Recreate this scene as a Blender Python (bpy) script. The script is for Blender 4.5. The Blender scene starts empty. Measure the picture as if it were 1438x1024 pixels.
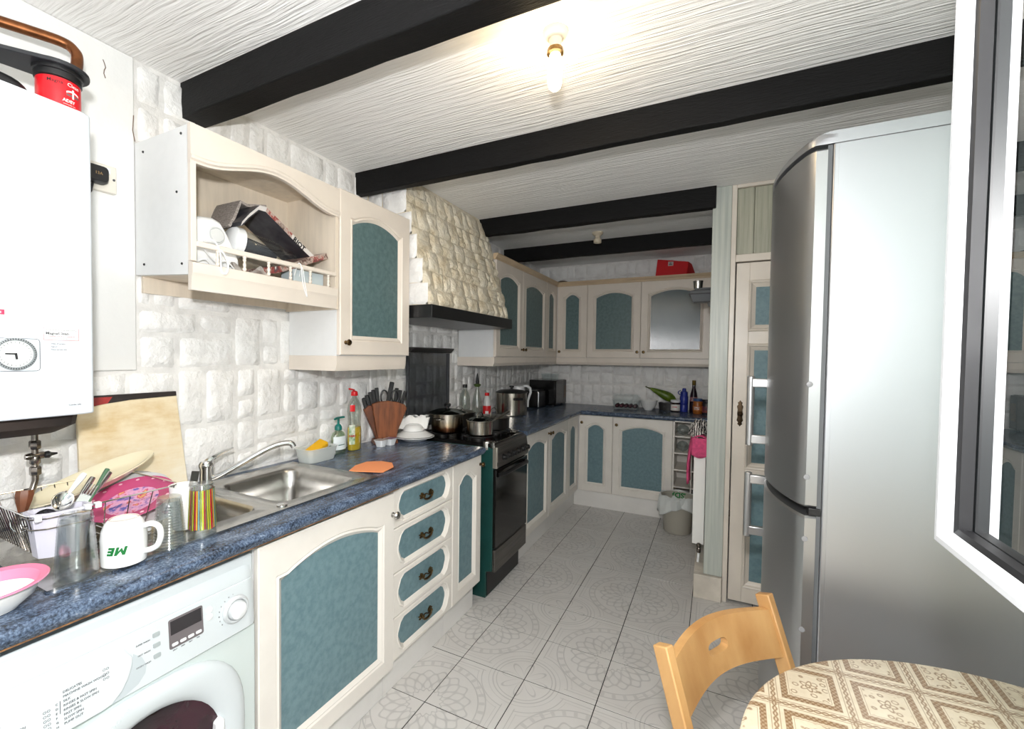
import bpy, bmesh, math, random
from mathutils import Vector, Matrix
PI = math.pi
SC = bpy.context.scene
COL = SC.collection
# ------------------------------------------------------------------ camera
cam_d = bpy.data.cameras.new('camera')
cam = bpy.data.objects.new('camera', cam_d)
COL.objects.link(cam)
CX, CZ, YAW, PITCH, ROLL, FPX = 1.7197, 1.4065, 0.4772, -0.0292, 0.0116, 636.17
PPX, PPY = 676.155, 519.21
_f = Vector((-math.sin(YAW)*math.cos(PITCH), math.cos(YAW)*math.cos(PITCH), math.sin(PITCH)))
_r = Vector((math.cos(YAW), math.sin(YAW), 0))
_u = _r.cross(_f)
_c, _s = math.cos(ROLL), math.sin(ROLL)
R_ = _c*_r + _s*_u
U_ = -_s*_r + _c*_u
mw = Matrix((R_, U_, -_f)).transposed().to_4x4()
mw.translation = Vector((CX, 0, CZ))
cam.matrix_world = mw
cam_d.sensor_fit = 'HORIZONTAL'
cam_d.sensor_width = 36
cam_d.lens = FPX/1438*36
cam_d.shift_x = (719-PPX)/1438
cam_d.shift_y = (PPY-512)/1438
cam_d.clip_start = 0.01
cam_d.clip_end = 100
SC.camera = cam
# ------------------------------------------------------------------ world, lights, exposure
SC.view_settings.view_transform = 'Standard'
SC.view_settings.look = 'None'
SC.view_settings.gamma = 1
SC.view_settings.use_curve_mapping = False
SC.view_settings.exposure = 0.0
world = bpy.data.worlds.new('world')
SC.world = world
world.use_nodes = True
_bg = world.node_tree.nodes['Background']
_bg.inputs[0].default_value = (0.80, 0.90, 1.0, 1)
_bg.inputs[1].default_value = 0.3


def lamp(name, kind, loc, energy, col, **kw):
    d = bpy.data.lights.new(name, kind)
    d.energy = energy
    d.color = col
    for k, v in kw.items():
        setattr(d, k, v)
    o = bpy.data.objects.new(name, d)
    COL.objects.link(o)
    o.location = loc
    return o


# the photographer's flash, just above the camera
flash = lamp('camera_flash', 'POINT', (1.70, -0.04, 1.63), 94, (1.0, 0.99, 0.985), shadow_soft_size=0.035)
# daylight through the open window behind the camera
day = lamp('window_daylight', 'AREA', (1.45, -0.55, 1.66), 2, (0.88, 0.94, 1.0), shape='RECTANGLE', size=1.05, size_y=1.0)
day.rotation_euler = (PI/2, 0, 0)
# the lit bulb on the ceiling
bulbl = lamp('bulb_light', 'POINT', (1.262, 1.345, 2.255), 12, (1.0, 0.74, 0.42), shadow_soft_size=0.035)

# ------------------------------------------------------------------ helpers
random.seed(7)
OFF = {}


def V(*a):
    return Vector(a)


def smooth(P, n=5):
    """Catmull-Rom path through the points"""
    P = [Vector(p) for p in P]; out = []
    for i in range(len(P)-1):
        p0, p1, p2, p3 = P[max(0, i-1)], P[i], P[i+1], P[min(len(P)-1, i+2)]
        for k in range(n):
            t = k/n
            out.append(.5*((2*p1)+(p2-p0)*t+(2*p0-5*p1+4*p2-p3)*t*t+(3*p1-p0-3*p2+p3)*t*t*t))
    return out+[P[-1]]


class MB:
    def __init__(s):
        s.v = []; s.f = []; s.m = []; s.mi = 0

    def add(s, vs, fs):
        n = len(s.v)
        s.v += [tuple(p) for p in vs]
        s.f += [tuple(n+i for i in f) for f in fs]
        s.m += [s.mi]*len(fs)
        return s

    def box(s, x0, y0, z0, x1, y1, z1):
        vs = [(x, y, z) for z in (z0, z1) for y in (y0, y1) for x in (x0, x1)]
        return s.add(vs, [(0, 2, 3, 1), (4, 5, 7, 6), (0, 1, 5, 4), (2, 6, 7, 3), (0, 4, 6, 2), (1, 3, 7, 5)])

    def bar(s, a, b, w, h, up=(0, 0, 1)):
        a, b = Vector(a), Vector(b)
        d = (b-a).normalized()
        up = Vector(up)
        side = d.cross(up)
        if side.length < 1e-4:
            side = d.cross(Vector((1, 0, 0)))
        side.normalize()
        up = side.cross(d)
        vs = []
        for p in (a, b):
            for i, j in ((-1, -1), (1, -1), (1, 1), (-1, 1)):
                vs.append(p+side*(i*w/2)+up*(j*h/2))
        return s.add(vs, [(0, 1, 2, 3), (7, 6, 5, 4), (0, 4, 5, 1), (1, 5, 6, 2), (2, 6, 7, 3), (3, 7, 4, 0)])

    def loft(s, rings, cap0=True, cap1=True, closed=True):
        n = len(rings[0])
        vs = [p for r in rings for p in r]
        fs = []
        for i in range(len(rings)-1):
            for j in range(n if closed else n-1):
                k = (j+1) % n
                fs.append((i*n+j, i*n+k, (i+1)*n+k, (i+1)*n+j))
        if closed and cap0:
            fs.append(tuple(reversed(range(n))))
        if closed and cap1:
            fs.append(tuple(range((len(rings)-1)*n, len(rings)*n)))
        return s.add(vs, fs)

    def lathe(s, prof, c=(0, 0, 0), n=24, mat=None, cap0=True, cap1=True, sx=1, sy=1, ph=0):
        rings = []
        for r, z in prof:
            rings.append([(r*sx*math.cos(2*PI*k/n+ph), r*sy*math.sin(2*PI*k/n+ph), z) for k in range(n)])
        if mat is not None:
            rings = [[mat @ Vector(p) for p in r] for r in rings]
        c = Vector(c)
        rings = [[Vector(p)+c for p in r] for r in rings]
        return s.loft(rings, cap0, cap1)

    def tube(s, path, r, n=8, closed=False):
        P = [Vector(p) for p in path]
        m = len(P)
        T = []
        for i in range(m):
            a = P[i-1] if (i or closed) else P[0]
            b = P[(i+1) % m] if (i < m-1 or closed) else P[-1]
            t = b-a
            T.append(t.normalized() if t.length > 1e-9 else Vector((0, 0, 1)))
        x = T[0].cross(Vector((0, 0, 1)))
        if x.length < 1e-3:
            x = T[0].cross(Vector((1, 0, 0)))
        x.normalize()
        rings = []
        for i in range(m):
            x = x-T[i]*x.dot(T[i])
            if x.length < 1e-6:
                x = T[i].orthogonal()
            x.normalize()
            y = T[i].cross(x)
            rr = r[i] if isinstance(r, (list, tuple)) else r
            rings.append([P[i]+x*(rr*math.cos(2*PI*k/n))+y*(rr*math.sin(2*PI*k/n)) for k in range(n)])
        if closed:
            rings.append(rings[0])
            return s.loft(rings, False, False)
        return s.loft(rings)

    def prism(s, poly, F, d0, d1):
        """poly of (u, v) pushed from d0 to d1 through F(u, v, d)"""
        return s.loft([[F(u, v, d0) for u, v in poly], [F(u, v, d1) for u, v in poly]])

    def grid(s, fn, nu, nv, closed_u=False):
        vs = [fn(i/nu, j/nv) for j in range(nv+1) for i in range(nu+1)]
        fs = [(j*(nu+1)+i, j*(nu+1)+i+1, (j+1)*(nu+1)+i+1, (j+1)*(nu+1)+i) for j in range(nv) for i in range(nu)]
        return s.add(vs, fs)

    def ball(s, c, r, n=10, m=6, sz=1.0):
        return s.lathe([(max(1e-4, r*math.sin(PI*i/m)), -r*sz*math.cos(PI*i/m)) for i in range(m+1)], c, n)

    def xf(s, M):
        s.v = [tuple(M @ Vector(p)) for p in s.v]
        return s

    def clone(s):
        o = MB(); o.v = list(s.v); o.f = list(s.f); o.m = list(s.m)
        return o


def build(name, mb, mats, parent=None, bevel=0, seg=2, ang=38, loc=None, solid=0, sub=0, norm=True, flat=False):
    off = OFF.get(parent.name, Vector((0, 0, 0))) if parent else (Vector(loc) if loc is not None else Vector((0, 0, 0)))
    me = bpy.data.meshes.new(name)
    me.from_pydata([Vector(p)-off for p in mb.v], [], mb.f)
    if not isinstance(mats, (list, tuple)):
        mats = [mats]
    for m in mats:
        me.materials.append(m)
    if len(mats) > 1:
        me.polygons.foreach_set('material_index', mb.m)
    bm = bmesh.new(); bm.from_mesh(me)
    if norm:
        bmesh.ops.recalc_face_normals(bm, faces=bm.faces)
    bm.to_mesh(me); bm.free()
    if not flat:
        me.polygons.foreach_set('use_smooth', [True]*len(me.polygons))
        me.set_sharp_from_angle(angle=math.radians(ang))
    me.update()
    o = bpy.data.objects.new(name, me)
    COL.objects.link(o)
    if parent:
        o.parent = parent
    else:
        o.location = off
    OFF[o.name] = off
    if solid:
        md = o.modifiers.new('solid', 'SOLIDIFY'); md.thickness = solid; md.offset = 0
    if bevel:
        md = o.modifiers.new('bevel', 'BEVEL'); md.width = bevel; md.segments = seg; md.limit_method = 'ANGLE'
        md.angle_limit = math.radians(40); md.use_clamp_overlap = True
    if sub:
        md = o.modifiers.new('sub', 'SUBSURF'); md.levels = sub; md.render_levels = sub
    return o


def tag(o, label, cat=None, group=None, kind=None):
    if label: o['label'] = label
    if cat: o['category'] = cat
    if group: o['group'] = group
    if kind: o['kind'] = kind
    return o


def thing(name, label, cat, loc, group=None):
    o = bpy.data.objects.new(name, None)
    COL.objects.link(o)
    o.empty_display_size = 0.05
    o.location = loc
    OFF[o.name] = Vector(loc)
    return tag(o, label, cat, group)


def struct(name, mb, mats, parent=None, label=None, **kw):
    o = build(name, mb, mats, parent, **kw)
    if not parent:
        o['kind'] = 'structure'
    if label: o['label'] = label
    return o


def text(name, s, size, origin, xdir, ydir, m, parent, align='LEFT', ext=0.0003, shear=0, sx=1.0, bold=0):
    cu = bpy.data.curves.new(name, 'FONT')
    cu.body = s; cu.size = size; cu.extrude = ext; cu.align_x = align; cu.align_y = 'BOTTOM_BASELINE'
    cu.shear = shear; cu.offset = bold; cu.resolution_u = 2
    tmp = bpy.data.objects.new('tmp', cu)
    me = bpy.data.meshes.new_from_object(tmp)
    bpy.data.objects.remove(tmp); bpy.data.curves.remove(cu)
    me.name = name; me.materials.clear(); me.materials.append(m)
    o = bpy.data.objects.new(name, me)
    COL.objects.link(o)
    x = Vector(xdir).normalized(); y = Vector(ydir).normalized(); z = x.cross(y)
    M = Matrix((x*sx, y, z)).transposed().to_4x4()
    M.translation = Vector(origin)-(OFF[parent.name] if parent else Vector((0, 0, 0)))
    o.matrix_basis = M
    if parent: o.parent = parent
    return o


def copy_tree(o, delta, label=None, group=None):
    """a copied thing with copies of its parts and their parts"""
    c = o.copy(); COL.objects.link(c)
    c.location = o.location+Vector(delta)
    OFF[c.name] = OFF[o.name]+Vector(delta)
    if label: c['label'] = label
    if group: c['group'] = group
    for ch in [q for q in bpy.data.objects if q.parent == o]:
        d = ch.copy(); COL.objects.link(d); d.parent = c
        for g in [q for q in bpy.data.objects if q.parent == ch]:
            e = g.copy(); COL.objects.link(e); e.parent = d
    return c


# ------------------------------------------------------------------ materials
def s2l(c):
    return tuple((x/12.92 if x <= 0.04045 else ((x+0.055)/1.055)**2.4) for x in [q/255 for q in c])


class X:
    """tiny expression builder over shader nodes"""
    def __init__(s, nt, k): s.nt = nt; s.k = k

    def _m(s, op, *a, clamp=False):
        n = s.nt.nodes.new('ShaderNodeMath'); n.operation = op; n.use_clamp = clamp
        for i, q in enumerate((s,)+a):
            if isinstance(q, X): s.nt.links.new(q.k, n.inputs[i])
            else: n.inputs[i].default_value = q
        return X(s.nt, n.outputs[0])

    def __add__(s, o): return s._m('ADD', o)
    def __sub__(s, o): return s._m('SUBTRACT', o)
    def __mul__(s, o): return s._m('MULTIPLY', o)
    def __truediv__(s, o): return s._m('DIVIDE', o)
    def f(s, op, *a): return s._m(op, *a)
    def line(s, at, w): # 1 on the line at "at" of half width w, smooth ends
        return ((s-at).f('ABSOLUTE')*(-1.0/w)+1.0)._m('MAXIMUM', 0.0, clamp=True)
    def step(s, at, w=0.01): # 0 below, 1 above
        return ((s-at)*(1.0/w)+0.5)._m('ADD', 0.0, clamp=True)
    def inv(s): return (s*-1.0)+1.0


def newmat(name):
    m = bpy.data.materials.new(name); m.use_nodes = True
    return m, m.node_tree, m.node_tree.nodes['Principled BSDF']


def setp(b, **kw):
    for k, v in kw.items():
        b.inputs[k].default_value = v


def noise(nt, scale, detail=4, rough=.55, coord='Object', stretch=None, rot=None):
    tc = nt.nodes.new('ShaderNodeTexCoord')
    n = nt.nodes.new('ShaderNodeTexNoise')
    n.inputs['Scale'].default_value = scale; n.inputs['Detail'].default_value = detail; n.inputs['Roughness'].default_value = rough
    if stretch or rot:
        mp = nt.nodes.new('ShaderNodeMapping')
        if stretch: mp.inputs['Scale'].default_value = stretch
        if rot: mp.inputs['Rotation'].default_value = rot
        nt.links.new(tc.outputs[coord], mp.inputs[0]); nt.links.new(mp.outputs[0], n.inputs['Vector'])
    else:
        nt.links.new(tc.outputs[coord], n.inputs['Vector'])
    return n


def ramp(nt, fac, stops):
    r = nt.nodes.new('ShaderNodeValToRGB')
    e = r.color_ramp.elements
    while len(e) > len(stops): e.remove(e[-1])
    while len(e) < len(stops): e.new(0.5)
    for q, (p, c) in zip(e, stops):
        q.position = p; q.color = (*s2l(c), 1)
    nt.links.new(fac, r.inputs[0])
    return r


def bump(nt, b, h, dist, strength=1.0):
    n = nt.nodes.new('ShaderNodeBump')
    n.inputs['Distance'].default_value = dist; n.inputs['Strength'].default_value = strength
    nt.links.new(h, n.inputs['Height']); nt.links.new(n.outputs[0], b.inputs['Normal'])


def mk(name, col, rough=.5, metal=0, var=0.0, vs=8, bp=0, bs=60, stretch=None, rot=None, col2=None, **kw):
    m, nt, b = newmat(name)
    setp(b, Roughness=rough, Metallic=metal, **kw)
    if var or col2:
        c2 = col2 or tuple(max(0, q*(1-var)) for q in col)
        n = noise(nt, vs, stretch=stretch, rot=rot)
        r = ramp(nt, n.outputs['Fac'], [(.35, c2), (.62, col)])
        nt.links.new(r.outputs[0], b.inputs['Base Color'])
    else:
        b.inputs['Base Color'].default_value = (*s2l(col), 1)
    if bp:
        n2 = noise(nt, bs, 5, stretch=stretch, rot=rot)
        bump(nt, b, n2.outputs['Fac'], bp)
    return m


def glassy(name, col=(255, 255, 255), rough=.02, ior=1.45, fac=0.82, tint=(250, 252, 252), top=.30):
    """thin clear material: mostly transparent with a fresnel-weighted gloss"""
    m, nt, b = newmat(name)
    nt.nodes.remove(b)
    out = nt.nodes['Material Output']
    tr = nt.nodes.new('ShaderNodeBsdfTransparent'); tr.inputs[0].default_value = (*s2l(tint), 1)
    gl = nt.nodes.new('ShaderNodeBsdfGlossy'); gl.inputs[0].default_value = (*s2l(col), 1); gl.inputs['Roughness'].default_value = rough
    fr = nt.nodes.new('ShaderNodeLayerWeight'); fr.inputs[0].default_value = .5
    mx = nt.nodes.new('ShaderNodeMixShader')
    k = (X(nt, fr.outputs['Facing']).f('POWER', 4.0))*.55+(1.0-fac)
    nt.links.new(k.f('MINIMUM', top).k, mx.inputs[0]); nt.links.new(tr.outputs[0], mx.inputs[1]); nt.links.new(gl.outputs[0], mx.inputs[2])
    nt.links.new(mx.outputs[0], out.inputs['Surface'])
    return m


cream = mk('cream_paint', (238, 233, 225), .36, var=.03, vs=5)
cream_in = mk('cream_board', (232, 219, 201), .5, var=.05, vs=4, stretch=(8, 8, 1))
whitepaint = mk('white_paint', (238, 236, 232), .42, var=.03, vs=6)
carcass = mk('carcass_grey_white', (232, 233, 233), .5, var=.01, vs=30)
teal_wall = mk('teal_stipple_wall', (96, 120, 121), .4, col2=(80, 104, 106), vs=40, bp=.0004, bs=300)
cream_wall = mk('cream_paint_wall', (230, 220, 208), .36, var=.03, vs=5)
tan = mk('tan_cornice', (206, 182, 150), .45, var=.05, vs=6)
teal = mk('teal_stipple', (112, 140, 147), .5, col2=(96, 125, 133), vs=48, bp=.0005, bs=300)
brass = mk('antique_brass', (120, 98, 66), .35, 1.0, var=.3, vs=60)
steel = mk('stainless_steel', (196, 194, 190), .24, 1.0, var=.06, vs=30, bp=.0002, bs=200)
steel_b = mk('brushed_steel', (186, 184, 180), .34, 1.0, var=.08, vs=9, stretch=(1, 12, 12))
chrome = mk('chrome', (225, 225, 225), .09, 1.0)
black = mk('black_plastic', (22, 22, 24), .42)
blackgloss = mk('black_enamel', (14, 14, 15), .16)
darkgrey = mk('dark_grey_plastic', (62, 64, 68), .45)
white = mk('white_plastic', (238, 240, 241), .3)
whiteware = mk('glazed_white', (240, 240, 238), .12, **{'Coat Weight': .4})
red = mk('red_plastic', (214, 24, 30), .35)
clear = glassy('clear_glass', fac=.97)
ink = mk('grey_ink', (84, 86, 90), .6)
inkred = mk('red_ink', (196, 66, 72), .6)
inkblack = mk('black_ink', (26, 26, 28), .6)
inkwhite = mk('white_ink', (246, 246, 244), .6)
inkgreen = mk('green_ink', (8, 112, 48), .5)


def frosted(name, col, k):
    m, nt, b = newmat(name)
    setp(b, Roughness=.4); b.inputs['Base Color'].default_value = (*s2l(col), 1); b.inputs['Alpha'].default_value = k
    return m


copper = mk('copper_pipe', (150, 96, 62), .4, 1.0, var=.25, vs=20)
# ------------------------------------------------------------------ room materials
WX, RX, FY, BY, H = -0.045, 2.73, -0.36, 4.80, 2.392
m_stone, nt, b = newmat('painted_stone_white')
setp(b, Roughness=.36)
n = noise(nt, 9, 5); n2 = noise(nt, 34, 6, .6)
r = ramp(nt, n.outputs['Fac'], [(.25, (230, 228, 225)), (.5, (246, 245, 243)), (.75, (249, 248, 246))])
nt.links.new(r.outputs[0], b.inputs['Base Color'])
bump(nt, b, (X(nt, n.outputs['Fac'])*2.2+X(nt, n2.outputs['Fac'])*.8).k, .009)
m_hood, nt, b = newmat('painted_stone_cream')
setp(b, Roughness=.3)
n = noise(nt, 12, 5); n2 = noise(nt, 40, 6, .6)
r = ramp(nt, n.outputs['Fac'], [(.3, (216, 200, 168)), (.5, (234, 224, 202)), (.7, (238, 231, 214))])
nt.links.new(r.outputs[0], b.inputs['Base Color'])
bump(nt, b, (X(nt, n.outputs['Fac'])*2.2+X(nt, n2.outputs['Fac'])*.8).k, .011)
m_plaster = mk('old_white_plaster', (240, 240, 238), .6, var=.03, vs=3, bp=.006, bs=5)
m_mortar = mk('painted_mortar', (240, 238, 235), .6, var=.08, vs=14, bp=.003, bs=60)
# swept textured ceiling
m_ceil, nt, b = newmat('combed_ceiling_plaster')
setp(b, Roughness=.75)
b.inputs['Base Color'].default_value = (*s2l((248, 247, 245)), 1)
tc = nt.nodes.new('ShaderNodeTexCoord')
nw = noise(nt, 2.2, 2)
mp = nt.nodes.new('ShaderNodeMapping'); mp.inputs['Scale'].default_value = (5.0, 105, 1); mp.inputs['Rotation'].default_value = (0, 0, .10)
va = nt.nodes.new('ShaderNodeVectorMath'); va.operation = 'MULTIPLY_ADD'
nt.links.new(nw.outputs['Color'], va.inputs[0]); va.inputs[1].default_value = (.035, .035, 0); nt.links.new(tc.outputs['Object'], va.inputs[2])
nt.links.new(va.outputs[0], mp.inputs[0])
nn = nt.nodes.new('ShaderNodeTexNoise'); nn.inputs['Scale'].default_value = 1.0; nn.inputs['Detail'].default_value = 3
nt.links.new(mp.outputs[0], nn.inputs['Vector'])
bump(nt, b, X(nt, nn.outputs['Fac']).step(.5, .42).k, .0029, 1.0)
m_beam = mk('black_beam', (14, 14, 15), .6, var=.3, vs=5, stretch=(1, 8, 8), bp=.002, bs=30, **{'Specular IOR Level': .2})

# floor: pressed medallion pattern; one pattern repeat is two tiles
T0, TX, TY = .3092, .701, 1.1928
m_tile, nt, b = newmat('patterned_floor_tile')
setp(b, Roughness=.3)
ge = nt.nodes.new('ShaderNodeNewGeometry'); sx = nt.nodes.new('ShaderNodeSeparateXYZ')
nt.links.new(ge.outputs['Position'], sx.inputs[0])
px = (X(nt, sx.outputs[0])-TX)*(1/T0); py = (X(nt, sx.outputs[1])-(TY+T0))*(1/T0)


def near(v, c):  # signed distance to the nearest even centre c
    return (((v-c)+1.0).f('FLOORED_MODULO', 2.0))-1.0


bx, by = near(px, 0.0), near(py, 0.0)
sx_, sy_ = near(px, 1.0), near(py, 1.0)
dist = lambda a, c: (a*a+c*c).f('SQRT')
db, ds = dist(bx, by), dist(sx_, sy_)
ang = by.f('ARCTAN2', bx); ang2 = sy_.f('ARCTAN2', sx_)
wv = (ang*16.0).f('SINE'); w8 = (ang*32.0).f('SINE')
pat = db.line(.70, .012).f('MAXIMUM', db.line(.80, .014))
pat = pat.f('MAXIMUM', (db-wv*.035).line(.56, .022)*.9)
pat = pat.f('MAXIMUM', (db.step(.24)*db.step(.53).inv())*((wv*.55+(db*26.0).f('SINE')*.5).line(.0, .42))*.8)
pat = pat.f('MAXIMUM', (db-wv*.02).line(.22, .016))
pat = pat.f('MAXIMUM', (db.step(.71)*db.step(.79).inv())*(w8.step(.5, .4))*.5)
pat = pat.f('MAXIMUM', ds.line(.44, .012)).f('MAXIMUM', ds.line(.39, .010)).f('MAXIMUM', ds.line(.50, .008)*.7)
pet = (ang2*4.0).f('COSINE').f('ABSOLUTE')
pat = pat.f('MAXIMUM', (ds-pet*.30).line(.03, .028)*ds.step(.36).inv()*.9)
cb = (bx.f('ABSOLUTE').f('MAXIMUM', by.f('ABSOLUTE')))
ocx = bx.f('ABSOLUTE')+by.f('ABSOLUTE')
fr1 = cb.line(.91, .009)*ds.step(.56)
fr2 = ds.line(.60, .010)*cb.step(.92).inv()
pat = pat.f('MAXIMUM', fr1).f('MAXIMUM', fr2).f('MAXIMUM', (cb.line(.86, .006)*ds.step(.64)).f('MAXIMUM', ds.line(.66, .007)*cb.step(.87).inv())*.7)
ns = noise(nt, 12, 4, coord='Object')
pat = pat*(X(nt, ns.outputs['Fac'])*.9+.35)
mix = nt.nodes.new('ShaderNodeMix'); mix.data_type = 'RGBA'
nt.links.new((pat*.62).f('MINIMUM', 1.0).k, mix.inputs[0])
ns2 = noise(nt, 2.3, 5)
rr = ramp(nt, ns2.outputs['Fac'], [(.3, (206, 203, 199)), (.6, (219, 217, 214))])
nt.links.new(rr.outputs[0], mix.inputs[6]); mix.inputs[7].default_value = (*s2l((139, 138, 138)), 1)
nt.links.new(mix.outputs[2], b.inputs['Base Color'])
m_grout = mk('dark_grout', (30, 28, 27), .9, var=.4, vs=9)

# ------------------------------------------------------------------ shell
fl = MB().box(WX-.1, FY-.1, -.06, RX+.1, BY+.1, -.0014)
floor = struct('floor', fl, m_grout, label='patterned grey floor tiling with dark joints')
tile_me = None
for i in range(-3, 8):
    for j in range(-2, 13):
        x0, y0 = TX+(i-1)*T0, TY+j*T0
        if x0 < .2 or x0 > 2.66 or y0 < .2 or y0 > 4.5:
            continue
        if tile_me is None:
            tb = MB().box(.0019, .0019, -.003, T0-.0019, T0-.0019, 0)
            o = build('tile', tb, m_tile, floor, flat=True)
            bv = bmesh.new(); bv.from_mesh(o.data)
            bmesh.ops.bevel(bv, geom=[e for e in bv.edges if all(v.co.z > -.001 for v in e.verts)], offset=.0006, segments=1, affect='EDGES')
            bv.to_mesh(o.data); bv.free()
            tile_me = o
        else:
            o = tile_me.copy(); COL.objects.link(o)
        o.location = (x0, y0, random.uniform(-.0006, .0006))

ceil = struct('ceiling', MB().box(WX-.1, FY-.1, H, RX+.1, BY+.1, H+.08), m_ceil, label='white combed plaster ceiling')


def stone(parent, F, u0, v0, u1, v1, m, rnd, d0=.003, d1=.0125, n=6, name='stone'):
    """one rough faced stone, edges rolled back into the joint"""
    w, h = u1-u0, v1-v0
    ph = [rnd.uniform(0, 7) for _ in range(6)]
    k1, k2 = rnd.uniform(.7, 1.15), rnd.uniform(-.006, .006)
    k3 = rnd.uniform(-.006, .006)
    mb = MB()

    def fn(a, c):
        ea = min(a, 1-a)*w; ec = min(c, 1-c)*h
        edge = min(1, min(ea, ec)/.014)
        d = d0+(d1-d0)*k1*(edge**.6)
        d += edge*(.0025*math.sin(5*a+ph[0]+3*c)+.0025*math.sin(7*c+ph[1]-4*a)+k2*(a-.5)*1.2+k3*(c-.5)*1.2+rnd.uniform(-.002, .002))
        ua = u0+a*w+.0018*math.sin(9*c+ph[2])*(1 if 0 < a < 1 else .8)
        vc = v0+c*h+.0018*math.sin(8*a+ph[3])*(1 if 0 < c < 1 else .8)
        if edge <= 0: d = 0
        return F(ua, vc, d)

    xs = [0, .014/w if w > .05 else .2, .35, .65, 1-(.014/w if w > .05 else .2), 1]
    ys = [0, .014/h if h > .05 else .2, .35, .65, 1-(.014/h if h > .05 else .2), 1]
    vs = [fn(a, c) for c in ys for a in xs]
    fs = [(j*6+i, j*6+i+1, (j+1)*6+i+1, (j+1)*6+i) for j in range(5) for i in range(5)]
    mb.add(vs, fs)
    return build(name, mb, m, parent, ang=75, norm=False)


def ashlar(u0, u1, bands, rnd, g=.006):
    out = []
    for v0, v1 in bands:
        u = u0; h = v1-v0; last = ''
        while u < u1-.03:
            tall = h > .15
            k = rnd.choice(['full8', 'full12', 'split8', 'split12', 'wide', 'wide', 'split12', 'full12'] if tall else ['one8', 'one12', 'one20'])
            if k == last: k = rnd.choice(['full12', 'split8', 'wide'] if tall else ['one8', 'one12', 'one20'])
            last = k
            w = .2075 if 'wide' in k or '20' in k else (.0835 if k.endswith('8') else .1245)
            e = min(u+w, u1)
            if u1-e < .035: e = u1
            if k.startswith('full') or k.startswith('one'):
                out.append((u, v0, e, v1))
            elif k.startswith('split'):
                q = rnd.choice([.42, .58, .5])
                out += [(u, v0, e, v0+h*q), (u, v0+h*q, e, v1)]
            else:
                q = rnd.choice([.5, .47, .55]); c = u+(e-u)*.4
                for a, d in ((v0, v0+h*q), (v0+h*q, v1)):
                    if rnd.random() < .5: out.append((u, a, e, d))
                    else: out += [(u, a, c, d), (c, a, e, d)]
            u = e
    return [(a+g/2, b_+g/2, c-g/2, d-g/2) for a, b_, c, d in out]


# left wall: plaster by the boiler, painted stone elsewhere
wl = MB().box(WX-.1, FY-.1, 0, WX+.004, BY+.1, H)
wall_left = struct('wall_left', wl, m_mortar, label='left wall clad in white painted stone')
plast = build('plaster', MB().box(WX, FY, 1.345, WX+.013, .832, H), m_plaster, wall_left, bevel=.004)
crk = MB()
for path in ([(.832, 2.115), (.826, 2.15), (.829, 2.20)], [(.745, 2.335), (.749, 2.325), (.752, 2.314), (.748, 2.303), (.747, 2.293), (.751, 2.28)]):
    crk.tube([(WX+.0135, y, z) for y, z in path], .0014, 5)
build('crack', crk, mk('crack_brown', (120, 98, 84), .9), wall_left)
FL = lambda u, v, d: (WX+d, u, v)
rnd = random.Random(11)
seen = [(.838, 1.57, .878, 1.673), (.885, 1.57, .964, 1.675), (.970, 1.568, 1.176, 1.675), (.841, 1.475, 1.037, 1.556), (1.046, 1.482, 1.178, 1.558),
        (.842, 1.35, .960, 1.466), (.971, 1.350, 1.184, 1.468), (1.190, 1.353, 1.311, 1.560), (1.317, 1.452, 1.400, 1.563), (1.320, 1.359, 1.400, 1.445),
        (1.407, 1.361, 1.475, 1.565), (.968, 1.132, 1.062, 1.342), (1.070, 1.130, 1.190, 1.342), (1.199, 1.225, 1.283, 1.345), (1.200, 1.132, 1.283, 1.217),
        (1.291, 1.132, 1.416, 1.345), (1.424, 1.280, 1.499, 1.345), (1.425, 1.136, 1.499, 1.273), (.985, .915, 1.190, 1.125), (1.197, 1.000, 1.282, 1.126),
        (1.290, 1.030, 1.495, 1.124), (1.288, .915, 1.415, 1.022), (1.198, .915, 1.282, .993), (1.505, 1.136, 1.633, 1.276), (1.640, 1.136, 1.764, 1.270),
        (1.774, 1.136, 1.851, 1.266), (1.857, 1.136, 1.992, 1.262), (1.505, 1.284, 1.640, 1.345), (1.424, .915, 1.630, 1.022), (1.505, 1.030, 1.633, 1.124),
        (1.640, 1.065, 1.764, 1.128), (1.640, .915, 1.764, 1.058), (1.774, .915, 1.851, 1.128), (1.857, .915, 1.992, 1.128)]
rects = list(seen)
rects += ashlar(.10, .96, [(.915, 1.128), (1.132, 1.340)], rnd)
rects += ashlar(1.65, 2.0, [(1.28, 1.345)], rnd)
rects += ashlar(2.0, 4.79, [(.915, 1.128), (1.132, 1.345)], rnd)
rects += ashlar(1.96, 3.0, [(1.347, 1.563), (1.565, 1.63)], rnd)
rects += ashlar(.838, 1.97, [(2.117, 2.25), (2.252, 2.385)], rnd)
rects += ashlar(3.0, 4.76, [(2.13, 2.25), (2.252, 2.385)], rnd)
for q in rects:
    stone(wall_left, FL, *q, m_stone, rnd)

wb = MB().box(WX-.1, BY-.004, 0, RX+.1, BY+.1, H)
wall_back = struct('wall_back', wb, m_mortar, label='far wall clad in white painted stone')
FB = lambda u, v, d: (u, BY-d, v)
for q in ashlar(WX+.03, 1.70, [(.915, 1.128), (1.132, 1.345), (2.13, 2.25), (2.252, 2.385)], random.Random(4)):
    stone(wall_back, FB, *q, m_stone, rnd)

wall_right = struct('wall_right', MB().box(RX, FY-.1, 0, RX+.1, BY+.1, H), m_plaster, label='plain right wall behind the fridge')
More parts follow.
